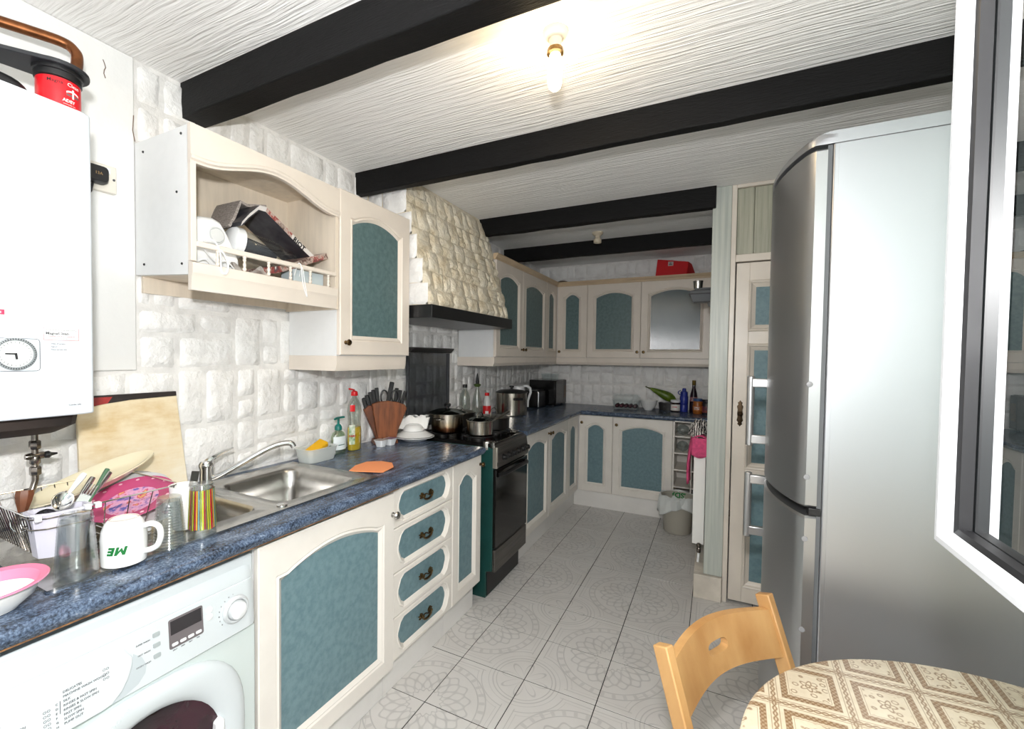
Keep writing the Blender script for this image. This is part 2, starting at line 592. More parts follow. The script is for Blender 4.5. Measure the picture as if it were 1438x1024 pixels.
# the wall behind the camera with the open window
W0, W1, WZ0, WZ1 = .92, 1.98, 1.13, 2.16
wf = MB().box(WX-.1, FY-.12, 0, W0, FY, H).box(W1, FY-.12, 0, RX+.1, FY, H).box(W0, FY-.12, 0, W1, FY, WZ0).box(W0, FY-.12, WZ1, W1, FY, H)
struct('wall_front', wf, m_plaster, label='wall behind the camera with the window opening')

# ceiling beams
for k, (y0, y1, x0, x1, zb) in enumerate([(.985, 1.075, WX, RX, 2.266), (1.888, 1.935, WX, RX, 2.274), (2.915, 2.97, WX, 1.70, 2.272), (3.828, 3.88, WX, 1.70, 2.272)]):
    bm_ = MB()
    nseg = 22

    def ring(t, zt=None):
        x = x0+(x1-x0)*t
        j = lambda a: a*random.uniform(-1, 1)
        return [(x, y0+j(.002), zb+j(.002)), (x, y1+j(.002), zb+j(.002)), (x, y1, H+.01), (x, y0, H+.01)]
    bm_.loft([ring(i/nseg) for i in range(nseg+1)])
    struct('trim_%d' % (k+1), bm_, m_beam, bevel=.004, label='black ceiling beam, number %s counted from the camera' % ['one', 'two', 'three', 'four'][k])
# ------------------------------------------------------------------ kitchen furniture
def FLx(X0, Y0=0, Z0=0):   # left run: u along the wall, d out into the room
    return lambda u, v, d: (X0+d, Y0+u, Z0+v)


def FBy(Y0, X0=0, Z0=0):   # far run
    return lambda u, v, d: (X0+u, Y0-d, Z0+v)


def arch_loop(w, h, m, ar, kind, n=14):
    """(inner, outer) point pairs for a door with an arched top panel"""
    vs = h-m-ar-.004
    pts = [((m, m), (0, 0)), ((w-m, m), (w, 0)), ((w-m, vs), (w, vs))]
    for i in range(1, n):
        t = i/n
        if kind == 'shoulder':
            q = min(1, max(0, (t-.07)/.86)); y = math.sin(PI*q)**.9
        else:
            y = math.sin(PI*t)**.85
        u = (w-m)-(w-2*m)*t
        pts.append(((u, vs+ar*y), (w*(1-t) if 0 < i < n else u, h)))
    pts[3] = (pts[3][0], (w, h)); pts[-1] = (pts[-1][0], (0, h))
    pts.append(((m, vs), (0, vs)))
    return pts


def drawer_loop(w, h, m, c):
    mh = m*.62
    k = (h-2*mh)*c
    e = k*.75
    P = [((m+e, mh), None), ((w-m-e, mh), None), ((w-m-e*.45, mh+k*.28), (w, 0)), ((w-m, mh+k), None), ((w-m, h-mh-k), None), ((w-m-e*.45, h-mh-k*.28), (w, h)), ((w-m-e, h-mh), None),
         ((m+e, h-mh), None), ((m+e*.45, h-mh-k*.28), (0, h)), ((m, h-mh-k), None), ((m, mh+k), None), ((m+e*.45, mh+k*.28), (0, 0))]
    out = []
    for i, (p, o) in enumerate(P):
        if o is None:
            o = (p[0], 0) if i in (0, 1) else (w, p[1]) if i in (3, 4) else (p[0], h) if i in (6, 7) else (0, p[1])
        out.append((p, o))
    return out


def panel_door(parent, F, w, h, m, ar=.04, drawer=False, name='door', frame=cream, pan=teal, glass=False):
    mb = MB()

    def loop(mm, kind):
        return drawer_loop(w, h, mm, .42) if drawer else arch_loop(w, h, mm, ar, kind)
    L0 = loop(m-.026, 'shoulder'); L1 = loop(m-.021, 'shoulder'); L2 = loop(m-.015, 'shoulder'); L3 = loop(m, 'plain')
    out = [o for _, o in L0]
    e = .004
    ins = [(min(max(a, e), w-e), min(max(b_, e), h-e)) for a, b_ in out]
    rings = [[F(*p, 0) for p in out], [F(*p, .017) for p in out], [F(*p, .020) for p in ins], [F(*p, .020) for p, _ in L0],
             [F(*p, .0145) for p, _ in L1], [F(*p, .0185) for p, _ in L2], [F(*p, .008) for p, _ in L3]]
    mb.loft(rings, False, False)
    d = build(name, mb, frame, parent, ang=25)
    pm = MB(); pts = [p for p, _ in L3]
    c = (w/2, h/2)
    vs = [F(*c, .0085)]+[F(*p, .0085) for p in pts]
    n = len(pts)
    pm.add(vs, [(0, 1+i, 1+(i+1) % n) for i in range(n)])
    build('panel', pm, pan, d, flat=True)
    return d


def knob(parent, F, u, v, m=brass, s=1.0, d0=.020):
    prof = [(.004, 0), (.009, .001), (.009, .003), (.005, .006), (.005, .012), (.012, .017), (.014, .022), (.011, .027), (.004, .029)]
    o = Vector(F(u, v, d0)); ax = (Vector(F(u, v, d0+1))-o)
    M = ax.to_track_quat('Z', 'Y').to_matrix()
    return build('knob', MB().lathe([(r*s, z*s) for r, z in prof], o, 14, M), m, parent)


def drop_handle(parent, F, u, v):
    mb = MB()
    for q in (-.032, .032):
        c = Vector(F(u+q, v, .020)); ax = Vector(F(0, 0, 1))-Vector(F(0, 0, 0))
        mb.lathe([(.013, 0), (.013, .002), (.007, .004), (.006, .012), (.008, .014), (.003, .018)], c, 10, ax.to_track_quat('Z', 'Y').to_matrix())
        for k in range(5):
            a = k*1.257+.3
            mb.ball(F(u+q*1.15+.011*math.cos(a), v+.011*math.sin(a), .0215), .0055, 6, 4, .6)
    mb.tube([F(u+.034*math.cos(PI*t/8)*(1 if 1 else 1), v-.020*math.sin(PI*t/8), .032) for t in range(9)], [.0035+.002*math.sin(PI*t/8) for t in range(9)], 7)
    mb.tube([F(u+.030*(t/4-1), v+.006*math.sin(t*.8), .030) for t in range(9)], .003, 6)
    return build('handle', mb, brass, parent)


XD, YB, XU, YU = .562, 4.236, .262, 4.457      # backs of the doors (doors are 20 mm thick)
ZB0, ZB1, ZU0, ZU1 = .155, .868, 1.4057, 2.1175


def base_left(label, y0, y1, doors, gp=None):
    t = thing('base_cabinet', label, 'cabinet', (.29, (y0+y1)/2, 0), gp)
    c = MB().box(0, y0, ZB0, XD-.001, y0+.016, .866).box(0, y1-.016, ZB0, XD-.001, y1, .866).box(0, y0+.016, ZB0, XD-.001, y1-.016, ZB0+.016).box(0, y0+.016, ZB0+.016, .006, y1-.016, .866)
    build('carcass', c, carcass, t)
    build('plinth', MB().box(.517, y0, 0, .535, y1, .152), whitepaint, t, bevel=.002)
    for (a, b_, kn) in doors:
        F = FLx(XD, a+.0015, ZB0)
        d = panel_door(t, F, b_-a-.003, ZB1-ZB0, .082, .042)
        if kn: knob(d, F, *kn)
    return t


# sink cabinet: its wide door has dropped a little and stands proud
t = thing('base_cabinet', 'wide cream cabinet with one large teal door under the sink', 'cabinet', (.29, 1.13, 0))
c = MB().box(0, .834, ZB0, XD-.001, .85, .866).box(0, 1.424, ZB0, XD-.001, 1.44, .866).box(0, .85, ZB0, XD-.001, 1.424, ZB0+.016)
build('carcass', c, carcass, t)
build('plinth', MB().box(.517, .834, 0, .535, 1.44, .152), whitepaint, t, bevel=.002)
def Fbig(u, v, d): return (XD+.002+d+.008*(u/.6), .836+u, .143-.004*(u-.3)+v)
d = panel_door(t, Fbig, .601, .713, .084, .044)
knob(d, Fbig, .588, .632, steel, 1.15)

t = thing('drawer_unit', 'cream unit of four teal-fronted drawers with brass drop handles', 'cabinet', (.29, 1.675, 0))
y0, y1 = 1.4427, 1.9085
build('carcass', MB().box(0, y0, ZB0, XD-.001, y1, .866), carcass, t)
build('plinth', MB().box(.517, y0, 0, .535, y1, .152), whitepaint, t, bevel=.002)
zs = [.868, .703, .517, .334, .155]
for k in range(4):
    F = FLx(XD, y0+.002, zs[k+1]+.0015)
    w, h = y1-y0-.004, zs[k]-zs[k+1]-.003
    d = panel_door(t, F, w, h, .05, drawer=True, name='drawer')
    drop_handle(d, F, w/2, h/2+.004)

t = base_left('narrow cream cabinet with one slim teal door beside the cooker', 1.9085, 2.2147, [(1.9085, 2.2147, (.285, .66))])
t = thing('base_cabinet', 'cream double cabinet with two teal doors between cooker and corner', 'cabinet', (.29, 3.35, 0))
build('carcass', MB().box(0, 2.852, ZB0, XD-.001, 3.8814, .866), carcass, t)
build('plinth', MB().box(.517, 2.852, 0, .535, 4.245, .152), whitepaint, t, bevel=.002)
for a, b_, kn in ((2.852, 3.3659, (.487, .662)), (3.3659, 3.8814, (.028, .662))):
    F = FLx(XD, a+.0015, ZB0)
    d = panel_door(t, F, b_-a-.003, ZB1-ZB0, .082, .042); knob(d, F, *kn)
t = thing('corner_cabinet', 'cream corner cabinet with slim teal doors meeting at the corner', 'cabinet', (.35, 4.3, 0))
build('carcass', MB().box(0, 3.883, ZB0, XD-.001, 4.78, .866).box(XD, YB+.001, ZB0, .8955, 4.78, .866), carcass, t)
F = FLx(XD, 3.8829, ZB0)
panel_door(t, F, 4.214-3.883, ZB1-ZB0, .085, .042)
F = FBy(YB, .585, ZB0)
d = panel_door(t, F, .8947-.585, ZB1-ZB0, .085, .042); knob(d, F, .03, .645)
t = thing('base_cabinet', 'cream cabinet with a wide teal door on the far wall', 'cabinet', (1.15, 4.5, 0))
build('carcass', MB().box(.897, YB+.001, ZB0, 1.4045, 4.78, .866), carcass, t)
build('plinth', MB().box(.536, 4.245, 0, 1.4045, 4.263, .152), whitepaint, t, bevel=.002)
F = FBy(YB, .898, ZB0)
d = panel_door(t, F, 1.4045-.899, ZB1-ZB0, .082, .042); knob(d, F, .035, .645)
# wine rack
t = thing('wine_rack', 'open cream rack of small pigeonholes at the end of the far counter', 'rack', (1.55, 4.5, 0))
c = MB()
for x in (1.4125, 1.5525, 1.688):
    c.box(x-.007, 4.222, .150, x+.007, 4.56, .866)
c.box(1.4055, 4.56, .15, 1.695, 4.568, .866)
build('upright', c, cream, t, bevel=.002)
build('plinth', MB().box(1.406, 4.245, 0, 1.62, 4.263, .148), whitepaint, t, bevel=.002)
for z in (.872, .742, .598, .452, .305, .158):
    for a, b_ in ((1.4195, 1.5455), (1.5595, 1.681)):
        build('shelf', MB().box(a, 4.224, z-.012, b_, 4.559, z), cream, t, bevel=.0015)
m_bag = glassy('thin_plastic_bag', col=(240, 245, 245), rough=.3, fac=.45, tint=(235, 240, 240))
for z, lb in ((.742, 'crumpled clear plastic bag with green print in the top rack slot'), (.598, 'crumpled clear plastic bag in the second rack slot')):
    rn = random.Random(int(z*100)); mb = MB()
    mb.grid(lambda a, c: (1.48+.055*math.cos(2*PI*a)*math.sin(PI*c)**.6*rn.uniform(.85, 1.02), 4.30-.07*math.sin(2*PI*a)*math.sin(PI*c)**.6*rn.uniform(.8, 1.0), z+.001+.095*c), 14, 8)
    o = build('plastic_bag', mb, m_bag, loc=(1.48, 4.30, z), ang=20)
    tag(o, lb, 'bag')

# ---- worktops
m_work, nt, b = newmat('blue_speckled_laminate')
setp(b, Roughness=.26)
n1 = noise(nt, 170, 3, .7); n2 = noise(nt, 26, 5, .6, stretch=(1.6, .5, 1.6)); n3 = noise(nt, 420, 2)
r1 = ramp(nt, (X(nt, n1.outputs['Fac'])*.62+X(nt, n2.outputs['Fac'])*.5-.06).k, [(.36, (30, 36, 46)), (.45, (58, 70, 88)), (.54, (86, 102, 126)), (.64, (118, 134, 156)), (.74, (188, 192, 196))])
nt.links.new(r1.outputs[0], b.inputs['Base Color'])
m_chip = mk('chipboard_edge', (150, 110, 72), .9, var=.35, vs=60)


def nose(x0, x1):  # worktop profile (x, z), rounded front
    z1, z0, r = .910, .8745, .016
    return [(x0, z0), (x1-.012, z0)]+[(x1-r+r*math.sin(a), z1-r-(.006 if False else 0)+r*math.cos(a)) for a in [PI*.62-i*PI*.62/7 for i in range(8)]]+[(x0, z1)]


XW = .617
t = thing('worktop', 'blue speckled laminate worktop carrying the sink by the left wall', 'worktop', (.3, 1.0, .87))
w = MB()
Fy = lambda u, v, d: (u, d, v)
w.prism(nose(.485, XW), Fy, -.33, 2.195)
w.box(WX+.002, -.33, .8745, .060, 2.195, .910).box(.060, -.33, .8745, .485, .745, .910).box(.060, 1.375, .8745, .485, 2.195, .910)
build('slab', w, m_work, t, ang=30)
build('bare_edge', MB().box(.598, -.33, .8715, .6055, 1.45, .8744), m_chip, t)
t = thing('worktop', 'L-shaped blue worktop in the far corner beyond the cooker', 'worktop', (.5, 4.4, .87))
w = MB()
w.prism(nose(WX+.002, XW), Fy, 2.815, 4.19)
w.box(WX+.002, 4.19, .87, XW-.017, 4.795, .910)
pr = nose(0, .606)
w.prism(pr, lambda u, v, d: (d, 4.795-u, v), XW-.017, 1.695)
build('slab', w, m_work, t, ang=30)

# ---- wall units
m_rib, nt, b = newmat('reeded_grey_glass')
setp(b, Roughness=.17, **{'Specular IOR Level': 1.0})
b.inputs['Base Color'].default_value = (*s2l((84, 100, 106)), 1)
tcr = nt.nodes.new('ShaderNodeTexCoord'); sxr = nt.nodes.new('ShaderNodeSeparateXYZ'); nt.links.new(tcr.outputs['Object'], sxr.inputs[0])
nb = noise(nt, 1.0, 2, stretch=(120, 120, 40))
bump(nt, b, ((X(nt, sxr.outputs[0])*(2*PI/.0065)).f('SINE')*.5+X(nt, nb.outputs['Fac'])*.8).k, .0003)


def unit_top(t, F, u0, u1, ends=(0, 0)):
    """cornice above and pelmet below, both mouldings running along u"""
    co = [(.0, 2.1175), (.018, 2.1175), (.022, 2.122), (.024, 2.132), (.032, 2.140), (.038, 2.152), (.038, 2.160), (.0, 2.160)]
    pe = [(.0, ZU0-.002), (.018, ZU0-.002), (.018, ZU0-.045), (.010, ZU0-.062), (.006, ZU0-.070), (.0, ZU0-.070)]
    for nm, pr, mt in (('cornice', co, tan), ('pelmet', pe, cream_wall)):
        mb = MB().loft([[F(u, v, d) for d, v in pr] for u in (u0, u1)])
        build(nm, mb, mt, t, ang=25)


# open shelf unit
t = thing('open_shelf_unit', 'cream open wall unit with arched top and spindle gallery', 'shelf unit', (.12, 1.14, 1.6))
y0, y1, xf = .832, 1.449, .28
x0 = WX+.012
side = MB().prism([(x0, 1.668), (xf-.012, 1.650), (xf-.012, 2.108), (x0, 2.108)], lambda u, v, d: (u, d, v), y0, y0+.016)
build('side_panel', side, carcass, t, bevel=.001)
build('side_panel', MB().box(x0, y1-.016, 1.60, xf-.004, y1, 2.108), cream_in, t, bevel=.001)
build('back_panel', MB().box(x0, y0+.016, 1.61, x0+.012, y1-.016, 2.10), cream_in, t)
build('top_panel', MB().box(x0+.012, y0+.016, 2.092, xf-.012, y1-.016, 2.108), cream_in, t)
build('shelf_floor', MB().box(x0+.012, y0+.016, 1.664, xf-.012, y1-.016, 1.682), cream_in, t)
pr = [(xf-.014, 1.602), (xf+.002, 1.602), (xf+.004, 1.640), (xf+.010, 1.655), (xf+.010, 1.686), (xf-.014, 1.692)]
build('fascia', MB().loft([[(x, y, z) for x, z in pr] for y in (y0, y1-.017)]), cream_wall, t, ang=20)
# arched valance
N = 24; top, bot = [], []
w = y1-y0
for i in range(N+1):
    tt = i/N; q = min(1, max(0, (tt-.06)/.88))
    bot.append((y0+w*tt, 1.992+.062*(.5-.5*math.cos(2*PI*q))**.9))
mb = MB()
rings = []
for y, z in bot:
    rings.append([(xf-.014, y, z), (xf+.001, y, z), (xf+.001, y, z+.006), (xf+.007, y, z+.011), (xf+.007, y, z+.019), (xf+.003, y, z+.024), (xf+.003, y, 2.110), (xf-.014, y, 2.110)])
mb.loft(rings)
build('valance', mb, cream_wall, t, ang=28)
build('stile', MB().box(xf-.014, y0, 1.692, xf+.002, y0+.017, 1.994), cream_wall, t, bevel=.001)
rail = MB().box(xf-.012, y0+.017, 1.738, xf+.002, y1-.017, 1.756)
gal = build('gallery_rail', rail, cream_wall, t, bevel=.004)
for k in range(6):
    y = y0+.088+k*.0945
    prf = [(.0045, 1.690), (.0065, 1.694), (.0065, 1.699), (.004, 1.702), (.0062, 1.712), (.0035, 1.718), (.0062, 1.726), (.004, 1.731), (.0065, 1.735), (.006, 1.740)]
    build('spindle', MB().lathe([(r, z) for r, z in prf], (xf-.005, y, 0), 10), cream_wall, gal)
sc = MB()
for x, z in ((.235, 2.085), (.235, 1.685), (.02, 1.70), (.02, 2.07), (.21, 1.91)):
    sc.ball((x, y0-.0005, z), .0042, 8, 4)
build('screw_hole', sc, black, t)

# single cupboard
t = thing('wall_cupboard', 'single cream wall cupboard with teal door left of the cooker hood', 'cupboard', (.12, 1.70, 1.335))
y0, y1 = 1.4523, 1.949
build('carcass', MB().box(WX+.012, y0, ZU0-.004, XU-.001, y1, ZU1), carcass, t, bevel=.001)
F = FLx(XU, y0+.001, ZU0)
d = panel_door(t, F, y1-y0-.002, ZU1-ZU0, .087, .042, frame=cream_wall, pan=teal_wall); knob(d, F, .032, .055)
pel = MB().loft([[(x, y, z) for x, z in ((.246, ZU0-.004), (.262, ZU0-.004), (.262, ZU0-.045), (.254, ZU0-.070), (.246, ZU0-.070))] for y in (y0, y1-.004)])
pel.loft([[(x, y, z) for y, z in ((y0, ZU0-.004), (y0+.016, ZU0-.004), (y0+.016, ZU0-.070), (y0, ZU0-.070))] for x in (WX+.012, .246)])
build('pelmet', pel, cream_wall, t, ang=25)

# corner run over the far left
t = thing('wall_cupboard', 'cream double wall cupboard with two dark teal doors right of the hood', 'cupboard', (.12, 3.55, 1.335))
build('carcass', MB().box(WX+.012, 3.004, ZU0-.004, XU-.001, 4.12, ZU1), carcass, t, bevel=.001)
for a, b_, kn in ((3.0045, 3.522, (.488, .06)), (3.522, 4.120, (.03, .06))):
    F = FLx(XU, a+.0015, ZU0)
    d = panel_door(t, F, b_-a-.003, ZU1-ZU0, .090, .042, frame=cream_wall, pan=teal_wall); knob(d, F, *kn)
F0 = lambda u, v, d: (XU+d, u, v)
unit_top(t, F0, 2.985, 4.12)
build('end_pelmet', MB().loft([[(x, y, z) for y, z in ((2.985, ZU0-.004), (3.003, ZU0-.004), (3.003, ZU0-.070), (2.991, ZU0-.070), (2.985, ZU0-.045))] for x in (WX+.012, XU)]), cream_wall, t, ang=25)
t = thing('wall_corner_cupboard', 'cream corner wall cupboard with slim dark teal doors', 'cupboard', (.2, 4.5, 1.335))
build('carcass', MB().box(WX+.012, 4.121, ZU0-.004, XU-.001, 4.77, ZU1).box(XU, YU+.001, ZU0-.004, .585, 4.77, ZU1), carcass, t, bevel=.001)
F = FLx(XU, 4.1215, ZU0)
panel_door(t, F, 4.437-4.1215, ZU1-ZU0, .088, .042, frame=cream_wall, pan=teal_wall)
F = FBy(YU, .284, ZU0)
d = panel_door(t, F, .5845-.284, ZU1-ZU0, .085, .042, frame=cream_wall, pan=teal_wall); knob(d, F, .03, .058)
unit_top(t, F0, 4.121, 4.475)
F1 = lambda u, v, d: (u, YU-d, v)
unit_top(t, F1, .245, .585)
for nm, a, b_, kn, lb, pn in (('wall_cupboard', .5861, 1.0886, (.476, .058), 'cream wall cupboard with one plain teal door on the far wall', teal_wall),
                             ('wall_cupboard', 1.0886, 1.674, (.03, .058), 'cream wall cupboard with a shiny reeded glass door on the far wall', m_rib)):
    t = thing(nm, lb, 'cupboard', ((a+b_)/2, 4.6, 1.335))
    build('carcass', MB().box(a+.0005, YU+.001, ZU0-.004, b_-.0005, 4.77, ZU1), carcass, t, bevel=.001)
    F = FBy(YU, a+.0015, ZU0)
    d = panel_door(t, F, b_-a-.003, ZU1-ZU0, .085, .05 if b_ > 1.5 else .045, pan=pn, frame=cream_wall); knob(d, F, *kn)
    unit_top(t, F1, a, b_)

# ---- cooker hood clad in stone
t = thing('cooker_hood', 'tapered cooker hood clad in cream painted stone with black edge band', 'cooker hood', (.2, 2.48, 1.6))
hy0, hy1 = 1.978, 2.992
xb = lambda z: .398-.205*(z-1.676)/(H-1.676)
body = MB().loft([[(WX+.01, hy0, z), (xb(z)-.012, hy0, z), (xb(z)-.012, hy1, z), (WX+.01, hy1, z)] for z in (1.676, H-.001)])
build('body', body, m_hood, t, ang=20)
nrm = Vector((.716, 0, .205)).normalized()
FH = lambda u, v, d: (xb(v)-.012+nrm.x*d, u, v+nrm.z*d)
hb = [(1.678, 1.765), (1.768, 1.865), (1.868, 1.985), (1.988, 2.10), (2.103, 2.235), (2.238, 2.372)]
rnd = random.Random(21)
hs = []
for v0, v1 in hb:
    u = hy0+.002
    while u < hy1-.02:
        w = rnd.choice([.075, .095, .13, .16, .11])
        e = min(u+w, hy1)
        if hy1-e < .045: e = hy1
        if e-u > .12 and rnd.random() < .4:
            vm = v0+(v1-v0)*rnd.choice([.45, .55]); hs += [(u, v0, e, vm), (u, vm, e, v1)]
        elif e-u < .1 and rnd.random() < .35:
            vm = v0+(v1-v0)*.5; hs += [(u, v0, e, vm), (u, vm, e, v1)]
        else: hs.append((u, v0, e, v1))
        u = e
for a, b_, c, d in hs:
    stone(t, FH, a+.002, b_+.001, c-.002, d-.001, m_hood, rnd, .003, .014)
FS = lambda u, v, d: (u, hy0-d, v)
for v0, v1 in ((1.678, 1.79), (1.793, 1.92), (1.923, 2.05), (2.053, 2.17), (2.173, 2.30), (2.303, 2.385)):
    e = xb((v0+v1)/2)-.004; k = WX+.02+(e-WX)*rnd.choice([.42, .55, .35])
    for a, c in ((WX+.02, k-.003), (k+.003, e)):
        stone(t, FS, a, v0, c, v1, m_stone, rnd, .001, .012)
band = MB().box(WX+.012, hy0-.012, 1.606, .412, hy1+.010, 1.674)
build('edge_band', band, mk('black_band', (24, 24, 25), .32, var=.2, vs=8), t, bevel=.002)

# ---- splashback
t = thing('splashback', 'dark smoked panel with a narrow ledge behind the hob', 'splashback', (.0, 2.56, .93))
m_spl, nt, b = newmat('smoked_panel')
setp(b, Roughness=.22)
nz = noise(nt, 5, 6, .65, stretch=(1, 1.2, .5)); rz = ramp(nt, nz.outputs['Fac'], [(.3, (40, 42, 44)), (.55, (70, 72, 74)), (.75, (108, 110, 110))])
nt.links.new(rz.outputs[0], b.inputs['Base Color'])
build('panel', MB().box(-.012, 2.33, .935, -.006, 2.80, 1.425), glassy('smoked_glass', rough=.12, fac=.96, tint=(196, 198, 200), top=.16), t, flat=True)
for yy in (2.315, 2.798):
    build('side_trim', MB().box(-.013, yy, .935, .004, yy+.017, 1.425), darkgrey, t, bevel=.001)
build('ledge', MB().loft([[(x, y, z) for x, z in ((-.012, 1.426), (.012, 1.426), (.040, 1.452), (.040, 1.460), (-.012, 1.460))] for y in (2.318, 2.815)]), mk('ledge_metal', (70, 68, 66), .4, .6), t, ang=20)
# ------------------------------------------------------------------ sink and tap
def rrect(cx, cy, hw, hh, r, k=6):
    out = []
    for q, (sx_, sy_) in enumerate(((1, 1), (-1, 1), (-1, -1), (1, -1))):
        for i in range(k):
            a = PI/2*q+PI/2*i/(k-1)
            out.append((cx+sx_*(hw-r)+r*math.cos(a), cy+sy_*(hh-r)+r*math.sin(a)))
    return out


t = thing('sink', 'stainless steel sink with one and a half bowls and drainer', 'sink', (.25, .93, .91))
mb = MB(); zt = .9155
sx0, sx1, sy0, sy1 = .012, .515, .405, 1.435


def bowl(cx, cy, hw, hh, r, depth, cell):
    x0, x1, y0, y1 = cell
    R0 = [(x, y, zt) for x, y in rrect((x0+x1)/2, (y0+y1)/2, (x1-x0)/2, (y1-y0)/2, 1e-4)]
    lv = [(0, 0, r), (.006, -.005, r), (.012, -.014, r), (.020, -depth*.5, r), (.030, -depth*.86, r*.9), (.052, -depth*.985, r*.8), (.09, -depth, r*.6)]
    mb.loft([R0]+[[(x, y, zt+dz) for x, y in rrect(cx, cy, hw-i, hh-i, max(.012, rr))] for i, dz, rr in lv], False, True)


bowl(.272, 1.195, .190, .178, .055, .165, (sx0, sx1, .985, sy1))
bowl(.295, .868, .150, .088, .045, .115, (sx0, sx1, .760, .985))
# drainer with pressed ribs
mb.grid(lambda a, c: (sx0+(sx1-sx0)*a, sy0+(.760-sy0)*c, zt-(.004*min(1, min(a, 1-a)/.06)*min(1, min(c, 1-c)/.08))+(.0022*max(0, math.sin(a*48))*(1 if .14 < c < .9 else 0))), 96, 16)
# rim
outer = rrect((sx0+sx1)/2, (sy0+sy1)/2, (sx1-sx0)/2+.001, (sy1-sy0)/2+.001, .02)
mb.loft([[(x, y, z) for x, y in outer] for z in (zt, .9095)], False, False)
build('basin', mb, steel, t, ang=40)
wst = MB().lathe([(.001, 0), (.030, 0), (.034, .003), (.040, .004), (.042, .001)], (.30, 1.2, zt-.1655), 20, cap1=False)
build('waste', wst, chrome, t)
build('overflow_cap', MB().lathe([(.017, 0), (.017, .003), (.012, .005), (.001, .005)], (.478, 1.0, zt), 18), chrome, t)

t = thing('mixer_tap', 'chrome mixer tap with long spout behind the sink', 'tap', (.075, 1.0, .915))
mb = MB().lathe([(.028, .914), (.028, .92), (.022, .926), (.021, .985), (.024, .992), (.024, 1.002), (.018, 1.012), (.004, 1.016)], (.075, 1.0, 0), 20)
build('body', mb, chrome, t)
mb = MB().tube([(.075, 1.0, 1.004), (.078, 1.02, 1.022), (.084, 1.06, 1.038), (.090, 1.095, 1.046)], [.013, .012, .007, .004], 8)
build('lever', mb, chrome, t)
mb = MB().tube(smooth([(.075, 1.0, .945), (.10, 1.03, .955), (.15, 1.10, 1.0), (.19, 1.165, 1.04), (.215, 1.205, 1.055), (.235, 1.235, 1.056), (.242, 1.245, 1.040)], 4), .0112, 12)
build('spout', mb, chrome, t)

# ------------------------------------------------------------------ washing machine
m_wm = mk('washer_white', (212, 219, 222), .25)
t = thing('washing_machine', 'white front loading washing machine under the worktop', 'washing machine', (.3, .53, 0))
wy0, wy1 = .232, .826
build('casing', MB().box(.02, wy0, .012, .575, wy1, .846), m_wm, t, bevel=.006)
fx = lambda z: .585+.010*(.784-z)/.129
prof = [(.52, .848), (.545, .847), (.566, .838), (.578, .818), (.583, .795), (.5835, .7862), (.582, .785), (.582, .7838), (.585, .7825), (.590, .72), (fx(.657), .657), (.588, .651), (.56, .651)]
rg = []
for y, s in ((wy0, .0), (wy1-.03, 0), (wy1-.012, .003), (wy1-.003, .010), (wy1, .018)):
    rg.append([(x-s if x > .53 else x, y, z) for x, z in prof])
build('control_panel', MB().loft(rg), m_wm, t, ang=30)
fr = MB().box(.57, wy0, .02, .583, wy1, .648)
build('front_panel', fr, mk('washer_front', (206, 216, 214), .3), t, bevel=.003)
FP = lambda u, v, d: (fx(v)+d, u, v)
# detergent drawer with its curved end and finger scoop
pts = [(wy0+.004, .762), (.503, .762)]+[(.521+a, z) for a, z in ((0, .735), (-.003, .715), (-.010, .695), (-.022, .674), (-.042, .658))]+[(.462, .6555), (wy0+.004, .6555)]
dr = build('detergent_drawer', MB().prism(pts, FP, -.004, .0035), m_wm, t, bevel=.0012)
sc_ = [(.524, .738), (.540, .722), (.548, .700), (.545, .684), (.530, .668), (.50, .6575), (.475, .6565), (.498, .672), (.513, .692), (.520, .713)]
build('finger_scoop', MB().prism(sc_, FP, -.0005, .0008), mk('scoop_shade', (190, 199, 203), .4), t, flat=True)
yv, zv = (0, 1, 0), (-.0775, 0, 1)
def wtext(nm, s, y, z, size, par, al='LEFT', d=.0042, m=ink):
    return text(nm, s, size, (fx(z)+d, y, z), yv, zv, m, par, al)
for k, s in enumerate(('DELICATES', 'MACHINE WASH WOOLS', 'SILK', 'RINSES & FAST SPIN', 'RINSES & SLOW SPIN', 'FAST SPIN', 'SLOW SPIN', 'PUMP OUT')):
    wtext('lettering', s, .400, .7335-k*.0088, .0062, dr)
    if k > 1: wtext('numeral', 'ABCDEFGHI'[k], .388, .7335-k*.0088, .0055, dr)
for k, s in enumerate(('WHITES', 'COTTON', 'STRONG COTTON', 'FAST COTTON', 'COLOURED COTTON', 'SYNTHETICS')):
    wtext('lettering', s, .290, .7245-k*.0098, .0064, dr)
build('rule', MB().box(fx(.7)+.0035, .3945, .683, fx(.7)+.0038, .3955, .722), ink, dr)
icon = MB()
for k, (y, z) in enumerate([(.468, .738), (.468, .7285), (.468, .719)]+[(.372, .714-i*.0085) for i in range(6)]):
    for dy in (0, .006):
        icon.tube([FP(y+dy+.0022*math.cos(a*PI/5), z+.0022*math.sin(a*PI/5), .004) for a in range(10)], .0004, 3, closed=True)
build('symbol', icon, ink, dr)['kind'] = 'stuff'
dm = mk('display_grey', (112, 106, 108), .3); dk = mk('display_dark', (58, 56, 58), .2)
build('display_frame', MB().prism(rrect(.637, .739, .040, .0345, .004, 3), FP, -.002, .0012), dm, t)
build('display', MB().prism([(.601, .737), (.673, .737), (.673, .769), (.601, .769)], FP, .001, .0018), dk, t)
for k in range(4):
    build('button', MB().prism(rrect(.609+k*.0185, .7135, .0068, .0032, .002, 3), FP, .001, .003), white, t)
    wtext('lettering', ('DELAY', 'SPEED', 'HEAT', 'TIME')[k], .604+k*.0185, .699, .0034, t, d=.0008)
bg = mk('button_grey', (168, 176, 178), .4)
